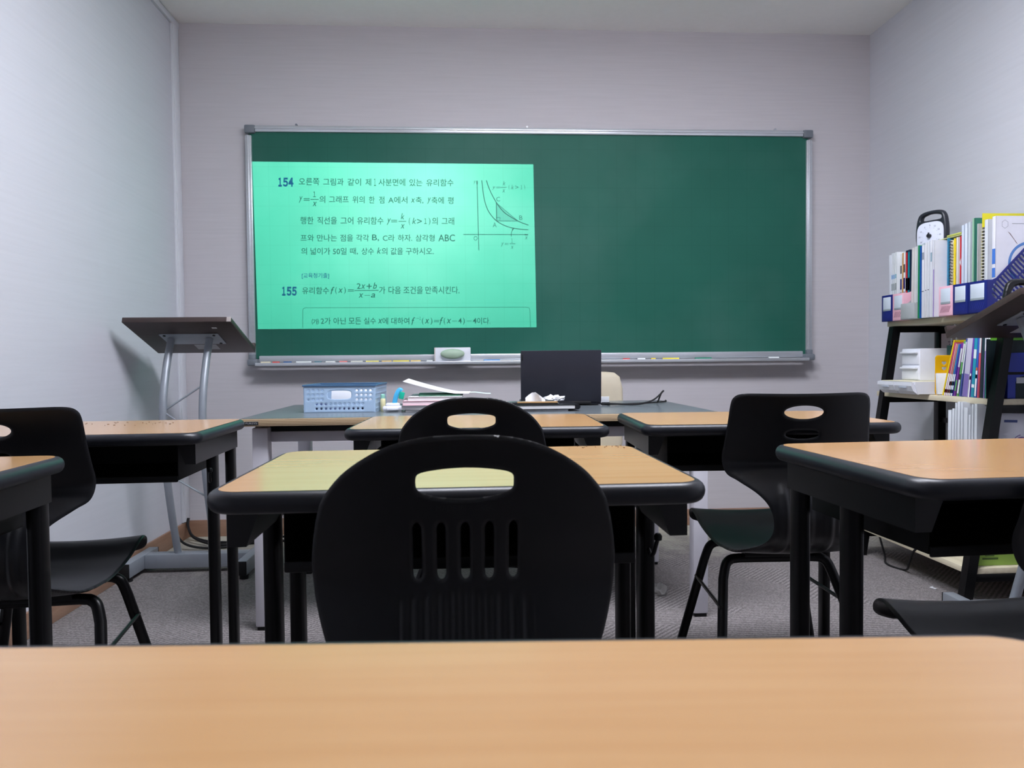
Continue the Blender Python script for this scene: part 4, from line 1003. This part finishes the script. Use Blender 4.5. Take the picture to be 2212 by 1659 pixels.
# local: face towards -y
o1 = [(v.x, v.y) for v in catmull([(-.074, .0, 0), (-.084, .05, 0), (-.084, .10, 0), (-.074, .16, 0), (-.052, .185, 0), (0, .192, 0), (.052, .185, 0), (.074, .16, 0), (.084, .10, 0), (.084, .05, 0), (.074, 0, 0), (.05, -.012, 0), (-.05, -.012, 0), (-.074, .0, 0)], 5)][:-1]
h1 = [[(v.x, v.y) for v in catmull([(-.05, .147, 0), (-.043, .163, 0), (0, .172, 0), (.043, .163, 0), (.05, .147, 0), (.03, .143, 0), (0, .1435, 0), (-.03, .143, 0), (-.05, .147, 0)], 5)][:-1]]
f, = sheet(o1, h1, .0025, lambda u, v: (Vector((u, 0, v)), Vector((0, -1, 0))), .016, .012)
MB().raw(*f).build('case', mat('timer_black', rgb(36, 40, 48), .35), tm, angle=60)
fc = MB().ring_loft([[(x, y_, z) for x, z in ellipse(0, .062, .070*k, .070*k, 48, 3.6)] for y_, k in ((-.012, 1), (-.0195, 1), (-.0205, .97))]).build('dial_face', pc(226, 230, 246, .35), tm)
m = MB()
for k in range(12):
    a = PI/2+k*PI/6; s = str(k*5)
    text_on(m, s, (.053*math.cos(a)-.004*len(s)/1.6, -.0207, .062+.053*math.sin(a)-.004), (1, 0, 0), (0, 0, 1), None, .008)
    m.raw([(r*math.cos(a+e), -.0207, .062+r*math.sin(a+e)) for r, e in ((.040, -.012), (.044, -.012), (.044, .012), (.040, .012))], [(0, 1, 2, 3)])
m.build('dial_numbers', pc(70, 74, 92), fc, False)
m = MB(); m.tube([(0, -.020, .062), (0, -.034, .062)], .0095, 18); m.box(-.0025, .0025, -.034, -.026, .062, .078, .001); m.build('dial_knob', pc(30, 32, 40), tm)
# ---------------- second shelf
S2 = SHZ[2]
dr = thing('drawer_box', 'low white double drawer box at the far end of the second shelf', 'drawer box', (1.815, 3.02, S2), 0)
def dprof(x0): return [(x0+.02, .0), (x0, .016), (x0-.006, .04), (x0-.004, .052), (x0+.22, .052), (x0+.22, 0)]
MB().prism([(.012, .002), (.22, .002), (.22, .052), (0, .052), (-.001, .04)], 'y', -.128, .128).build('case', M_WPL, dr, angle=20)
for y0, y1 in ((.003, .124), (-.124, -.003)):
    d = MB().prism([(.014, .0), (-.004, .014), (-.014, .036), (-.013, .05), (.02, .05), (.02, .0)], 'y', y0, y1).build('drawer', M_WPL, dr, angle=25)
    MB().box(-.0165, -.0105, (y0+y1)/2-.024, (y0+y1)/2+.024, .026, .031, .001).build('pull', pc(170, 176, 188), d)
tag(MB().box(-.01, .2, -.12, .1, 0, .002).build('cream_paper', pc(232, 226, 196), None, loc=(1.822, 3.03, S2+.0522)), 'cream sheet of paper lying on the white drawer box', 'paper')
wb = thing('lidded_box', 'tall white drawer tower with two lids standing on the drawer box', 'box', (1.905, 3.072, S2+.0545), 0)
MB().box(0, .15, -.07, .06, 0, .135, .003).build('case', M_WPL, wb)
for z0, z1 in ((.004, .062), (.068, .128)):
    d = MB().box(-.004, .004, -.064, .054, z0, z1, .002).build('drawer_front', M_WPL, wb)
    MB().box(-.016, -.003, -.062, .052, z1-.014, z1-.006, .002).build('lip', M_WPL, d)
hbk = thing('workbook_cover', 'pinkish printed workbook standing across behind the white boxes', 'workbook', (2.095, 3.02, S2+.0005), 0)
MB().box(0, .012, -.19, .13, .0, .255, .001).build('cover', pc(178, 160, 166), hbk)
m = MB(); rn = random.Random(4)
for k in range(16): 
    z = .215-.0105*(k % 8); a = .02 if k < 8 else -.10; m.box(-.0006, .0, a, a+rn.uniform(.05, .10), z, z+.005)
m.build('cover_print', pc(110, 84, 104), hbk, False)
MB().box(-.0007, 0, .055, .065, .13, .25).build('white_stripe', pc(226, 228, 236), hbk, False)
tag(MB().cyl((0, 0, 0), (0, .03, .16), .005, 8).build('white_pen', M_WPL, None, loc=(2.06, 2.975, S2+.13)), 'white pen sticking up behind the yellow bookend', 'pen')
upright(2.955, .03, .20, (38, 70, 66), 'dark green book behind the yellow bookend', x=2.0, z=S2+.0003, dp=.13, group='books on the second shelf')
# bookend with heart holes
be = thing('bookend', 'yellow metal bookend with heart shaped holes on the second shelf', 'bookend', (1.885, 2.872, S2), math.radians(-8))
def heart(cx, cy, r): return [(cx+r*.062*16*math.sin(t)**3, cy+r*.062*(13*math.cos(t)-5*math.cos(2*t)-2*math.cos(3*t)-math.cos(4*t))) for t in np.linspace(0, 2*PI, 25)[:-1]]
pl = [(-.004+.0, .0), (.14, 0)]
o1 = [(x+.06, z+.08) for x, z in rrect(.12, .16, .012)]
f, = sheet(o1, [heart(.035+.04*i, .128-.022*j, .009) for i in (0, 1) for j in (0, 1)], .0025, lambda u, v: (Vector((u, 0, v)), Vector((0, -1, 0))), .0012, .002)
MB().raw(*f).build('plate', M_OCH, be)
MB().box(0, .12, -.018, .001, 0, .002).build('foot_plate', M_OCH, be)
o = tag(MB().box(0, .075, -.007, .007, 0, .085, .001).build('white_cards', M_PAPER, None), 'stack of white cards leaning on the yellow bookend', 'cards'); o.location = (1.882, 2.8525, S2+.0025); o.rotation_euler = (-.1, 0, -.15)
G2 = 'books on the second shelf'
def row2(y, th, h, c, lb, bands=(), lean=.1, x=1.885, **k): return upright(y, th, h, c, lb, x=x, z=S2+.0008, dp=.20, bands=bands, lean=lean, group=G2, **k)
W9 = (238, 240, 244)
spec = [(.007, .225, (238, 206, 20), 'yellow plastic file leaning left of the workbooks on the second shelf', ((0, 1, (240, 210, 30)),), .30),
        (.007, .215, (200, 70, 110), 'workbook with a pink upper and white lower spine, second shelf', ((0, .42, W9), (.05, .12, (60, 60, 60))), .29),
        (.007, .210, (214, 150, 160), 'workbook with a pale pink upper spine, second shelf', ((0, .42, W9), (.05, .12, (60, 60, 60))), .28),
        (.007, .206, (196, 128, 116), 'workbook with a salmon upper spine, second shelf', ((0, .42, W9), (.2, .28, (40, 40, 44)), (.05, .12, (60, 60, 60))), .27),
        (.007, .206, (58, 136, 184), 'workbook with a light blue upper spine, second shelf', ((0, .42, W9), (.2, .28, (40, 40, 44)), (.05, .12, (60, 60, 60))), .26),
        (.007, .206, (66, 60, 168), 'workbook with an indigo upper spine, second shelf', ((0, .42, W9), (.2, .28, (40, 40, 44)), (.05, .12, (60, 60, 60))), .25),
        (.010, .208, (122, 56, 150), 'purple and green spined workbook, second shelf', ((.55, .9, (214, 216, 220)), (.1, .3, (96, 160, 96))), .22),
        (.009, .215, (96, 168, 92), 'green and white spined workbook, second shelf', ((.62, .95, (226, 226, 232)), (.05, .3, W9), (.3, .4, (50, 50, 54))), .19),
        (.008, .222, (74, 88, 160), 'slate blue spined workbook, second shelf', ((.4, .95, (214, 216, 226)),), .17),
        (.028, .240, (196, 192, 212), 'thick lilac book with a purple hexagon on the second shelf', ((0, .36, (126, 108, 172)),), .13),
        (.007, .235, (112, 70, 176), 'violet and white spined book right of the thick lilac one', ((.0, .38, W9), (.28, .34, (50, 50, 54))), .12),
        (.016, .242, (40, 150, 176), 'teal spined workbook on the second shelf', ((.6, .74, (226, 236, 240)), (.15, .2, (226, 236, 240))), .09),
        (.009, .238, (60, 96, 190), 'blue spined workbook right of the teal one', ((.02, .42, W9), (.3, .36, (50, 50, 54)), (.42, .47, (206, 110, 60))), .08),
        (.010, .244, (206, 84, 104), 'coral red spined book on the second shelf', ((.68, .99, (222, 224, 226)),), .06),
        (.016, .246, (30, 50, 60), 'black spined book near the right end of the second shelf', (), .045),
        (.006, .246, (158, 140, 200), 'thin lavender spined book near the right end of the second shelf', ((.7, .99, (230, 232, 236)),), .04),
        (.010, .250, (52, 176, 160), 'turquoise spined workbook near the right end of the second shelf', ((.72, .99, (236, 238, 240)), (.55, .68, (30, 90, 90))), .03),
        (.009, .250, (110, 190, 60), 'lime green spined workbook at the right end of the second shelf', ((.72, .99, (236, 238, 240)), (.6, .7, (40, 90, 40))), .02)]
y = 2.826
FAN = lambda e: .212*math.tan(e)
sc_ = (2.826-2.5605-(FAN(spec[0][5])-FAN(spec[-1][5]))-.0005*len(spec))/sum(q_[0]/math.cos(q_[5]) for q_ in spec)
prev = None
for th, h, c, lb, bd2, le in spec:
    # leaning on the next one towards the near end, so the feet are spread a little
    w_ = th*sc_
    y -= w_/math.cos(le)+.0005+(FAN(prev)-FAN(le) if prev else 0); prev = le
    o = row2(0, w_-.0004, h, c, lb, bd2, le)
    o.location.y = y+w_/2; o.location.z = S2+.0006+w_/2*math.sin(le)
# blue box files at the near end, covers towards the camera
bx = thing('blue_folder', 'bright blue folder at the near end of the second shelf', 'folder', (1.936, 2.5455, S2+.0005), 0)
MB().box(0, .19, -.009, .009, 0, .165, .002).build('cover', pc(38, 58, 168, .4), bx)
MB().box(-.001, .191, -.0098, .0098, .086, .096, .001).build('elastic_band', M_RUB, bx)
MB().prism([(.03, 0), (.10, 0), (.10, .06), (.085, .078), (.065, .084), (.045, .078), (.03, .06)], 'y', -.0098, -.0088).build('dark_label', pc(24, 40, 46), bx)
MB().box(.032, .062, -.0102, -.0097, .055, .076).build('white_sticker', pc(206, 208, 214), bx, False)
db = upright(2.5585, .004, .215, (22, 36, 40), 'dark green book behind the bright blue folder', x=1.872, z=S2+.0005, dp=.22, group=G2)
# ---------------- third shelf
S3 = SHZ[1]
G3 = 'white books on the third shelf'
y = 2.742; rn = random.Random(9)
WL = ('first', 'second', 'third', 'fourth', 'fifth', 'sixth', 'seventh', 'eighth', 'ninth', 'tenth', 'eleventh')
tabs = [(126, 110, 170), (110, 186, 120), (214, 216, 222), (150, 190, 170), (196, 206, 214), (214, 218, 222), (200, 214, 206), (190, 206, 214), (214, 218, 224), (146, 150, 196), (96, 150, 206)]
for k in range(11):
    th = (.020, .012, .010, .014, .012, .022, .012, .010, .016, .012, .014)[k]; h = (.255, .262, .285, .29, .288, .27, .245, .285, .287, .28, .278)[k]
    if y-th < 2.562: break
    upright(y-th/2, th-.001, h, (222, 226, 232), 'white spined book, %s from the left on the third shelf' % WL[k], x=1.852, z=S3+.0004, dp=.2, bands=((.02, .30, tabs[k]),), group=G3, lean=.01); y -= th+.0045
wc = thing('white_textbook', 'white textbook with a purple round emblem at the near end of the third shelf', 'textbook', (1.905, 2.547, S3+.001), 0)
wc.rotation_euler = (0, .03, 0)
MB().box(0, .21, -.006, .006, 0, .255, .001).build('cover', pc(206, 206, 216), wc)
m = MB(); cx, cz = .085, .145
m.raw([(cx+.026*math.cos(2*PI*k/32), -.0063, cz+.026*math.sin(2*PI*k/32)) for k in range(32)], [tuple(range(32))]); m.build('emblem', pc(112, 84, 150), wc, False)
m = MB(); text_on(m, 'A', (cx-.0165, -.0066, cz-.018), (1, 0, 0), (0, 0, 1), .033, .036, bold=.03); m.build('emblem_letter', pc(214, 206, 226), wc, False)
m = MB(); a = np.linspace(PI*.55, PI*.95, 10); m.raw([(cx+r*math.cos(t), -.0063, cz+r*math.sin(t)) for r in (.031, .034) for t in a], [(k, k+1, 10+k+1, 10+k) for k in range(9)]); m.build('emblem_arc', pc(120, 96, 156), wc, False)
m = MB(); m.box(.016, .066, -.0064, -.006, .222, .231); m.build('cover_title', pc(60, 74, 130), wc, False)
# clutter at the far end of the third shelf
tag(MB().box(-.09, .09, -.11, .11, 0, .05, .015).build('white_bag', mat('white_bag_film', rgb(210, 214, 222), .4, bump=.5, bscale=18), None, loc=(1.98, 3.08, S3+.0003)), 'white plastic bag lying at the far end of the third shelf', 'bag')
tag(MB().prism([(-.06, 0), (.06, 0), (.045, .04), (-.045, .04)], 'x', -.03, .03).build('black_case', M_BLK, None, loc=(2.06, 3.12, S3+.0515)), 'black case lying on the white bag', 'case')
st = thing('stapler', 'red and grey stapler standing on the third shelf', 'stapler', (1.95, 2.90, S3+.0005), -.6)
MB().box(-.012, .012, -.05, .05, 0, .012, .003).build('base', pc(110, 110, 116), st); MB().box(-.010, .010, -.055, .045, .014, .03, .004, Matrix.Rotation(.35, 4, 'X')).build('arm', pc(196, 56, 44), st)
tc_ = thing('toy_figure', 'small tan toy bear beside the white books on the third shelf', 'toy', (1.88, 2.785, S3+.0005), 0)
MB().lathe([(0, 0), (.013, .0), (.016, .012), (.013, .028), (.008, .034), (0, .035)], seg=14).build('body', pc(214, 190, 130), tc_)
MB().lathe([(0, .032), (.010, .036), (.013, .045), (.010, .054), (0, .057)], seg=14).build('head', pc(196, 150, 90), tc_)
MB().lathe([(0, 0), (.004, .002), (.004, .006), (0, .008)], (0, .010, .052), 10).lathe([(0, 0), (.004, .002), (.004, .006), (0, .008)], (0, -.010, .052), 10).build('ears', pc(60, 50, 46), tc_)
tag(MB().prism([(-.02, 0), (.02, 0), (0, .055)], 'y', -.0015, .0015).build('red_card', pc(206, 74, 50), None, loc=(1.90, 2.815, S3+.0005)), 'small red triangular card beside the toy bear', 'card')
# ---------------- bottom shelf
S1 = SHZ[0]
G4 = 'files leaning on the bottom shelf'
bt = [((206, 208, 214), .012, 'white file at the far end of the leaning row on the bottom shelf'), ((214, 216, 224), .010, 'second white file of the leaning row on the bottom shelf'), ((90, 130, 120), .012, 'grey green file in the leaning row on the bottom shelf'), ((40, 92, 84), .012, 'dark teal file in the leaning row on the bottom shelf'),
      ((150, 150, 186), .012, 'greyish lilac file in the leaning row on the bottom shelf'), ((112, 108, 160), .012, 'violet clear file in the leaning row on the bottom shelf'), ((70, 86, 160), .012, 'blue clear file in the leaning row on the bottom shelf'), ((60, 82, 166), .012, 'second blue clear file in the leaning row on the bottom shelf'), ((214, 216, 222), .014, 'white book at the near end of the leaning row'), ((120, 130, 120), .008, 'grey thin book at the near end of the leaning row')]
y = 2.845; le = -.62
for c, th, lb in bt:
    o = upright(0, th-.001, .23, c, lb, x=1.815, z=S1, dp=.2, lean=le, group=G4, name='leaning_file', cat='file')
    o.location.y = y-th/2; o.location.z = S1+.0006+th/2*abs(math.sin(le)); y -= th/math.cos(le)+.001
o = flat_book('open_booklet', 1.90, 3.02, S1+.0004, .17, .14, .012, pc(206, 206, 210), M_PAGES, 'white booklet lying flat at the far end of the bottom shelf', .3)
gbk = thing('green_textbook', 'light green textbook with a dark green hexagon at the near end of the bottom shelf', 'textbook', (1.82, 2.562, S1+.0005), 0)
MB().box(0, .2, -.009, .009, 0, .26, .0015).build('cover', pc(150, 186, 84), gbk)
m = MB().prism([(.07, .095), (.075, .072), (.115, .052), (.19, .078), (.19, .13), (.09, .12)], 'y', -.0095, -.0088); m.build('hexagon_print', pc(70, 148, 24), gbk, False)
m = MB(); text_on(m, 'BPs', (.115, -.0098, .096), (1, 0, 0), (0, 0, 1), .05, .016, bold=.02); m.build('lettering', pc(226, 240, 206), gbk, False)
m = MB().box(.05, .085, -.0095, -.0089, .034, .038).box(.04, .10, -.0095, -.0089, .022, .029); m.build('small_print', pc(70, 96, 40), gbk, False)

# ------------------------------------------------------------------ floor odds and ends
cb2 = thing('cable_bundle', 'black cables hanging out of the corner strip behind the left lectern', 'cables', (0, 0, 0))
for P in ([(-1.435, 3.87, .105), (-1.43, 3.85, .06), (-1.38, 3.80, .02), (-1.25, 3.74, .008), (-1.05, 3.76, .008), (-.8, 3.82, .03)],
          [(-1.435, 3.86, .105), (-1.42, 3.82, .07), (-1.36, 3.74, .03), (-1.22, 3.68, .008), (-1.0, 3.72, .008), (-.6, 3.80, .008), (-.2, 3.84, .008), (.3, 3.83, .008)],
          [(-1.44, 3.70, .12), (-1.42, 3.66, .08), (-1.36, 3.62, .03), (-1.25, 3.62, .008), (-1.1, 3.66, .008)]):
    MB().tube(catmull(P, 8), .006, 8).build('cable', M_RUB, cb2)
tag(MB().tube(catmull([(1.955, 3.45, .36), (1.945, 3.42, .2), (1.925, 3.35, .09), (1.87, 3.2, .012), (1.80, 3.06, .005), (1.82, 2.96, .006), (1.80, 2.90, .05), (1.785, 2.84, .12), (1.81, 2.80, .142)], 8), .0045, 8).build('black_cable', M_RUB), 'black cable looping over the floor before the bookshelf', 'cable')
crumple(5, .04, .028, .045, 'crumpled grey rag on the carpet under the front row desk', (.72, 2.75, 0), mat('grey_rag', rgb(150, 148, 146), .9), 'rag', 'rag')
crumple(8, .03, .022, .05, 'smaller grey rag lump beside the crumpled rag on the carpet', (.675, 2.79, 0), mat('grey_rag', rgb(150, 148, 146), .9), 'rag', 'rag')
sc = thing('paper_scrap', 'tiny torn white paper scrap on the carpet before the bookshelf', 'paper scrap', (1.79, 2.73, .001), .4)
MB().box(-.004, .004, -.014, .01, 0, .002).build('strip', M_PAPER, sc); MB().box(.002, .014, .006, .011, 0, .002).build('flap', M_PAPER, sc)

def crumbs(x, y, w, d, n, seed, label):
    rn = random.Random(seed); m = MB()
    for k in range(n):
        M_ = Matrix.Translation((x+rn.uniform(-w, w), y+rn.uniform(-d, d), DZ+.0011)) @ Matrix.Rotation(rn.uniform(0, 3), 4, 'Z')
        l = rn.uniform(.0008, .0026); m.box(-l, l, -.0005, .0005, -.0006, .0004, 0, M_)
    tag(m.build('eraser_crumbs', pc(96, 78, 62)), label, 'eraser crumbs', kind='stuff')
crumbs(.22, 1.34, .07, .02, 16, 2, 'dark eraser crumbs scattered at the far right of the middle desk')
crumbs(-.93, 2.06, .14, .06, 30, 6, 'dark eraser crumbs scattered over the front row desk by the left wall')
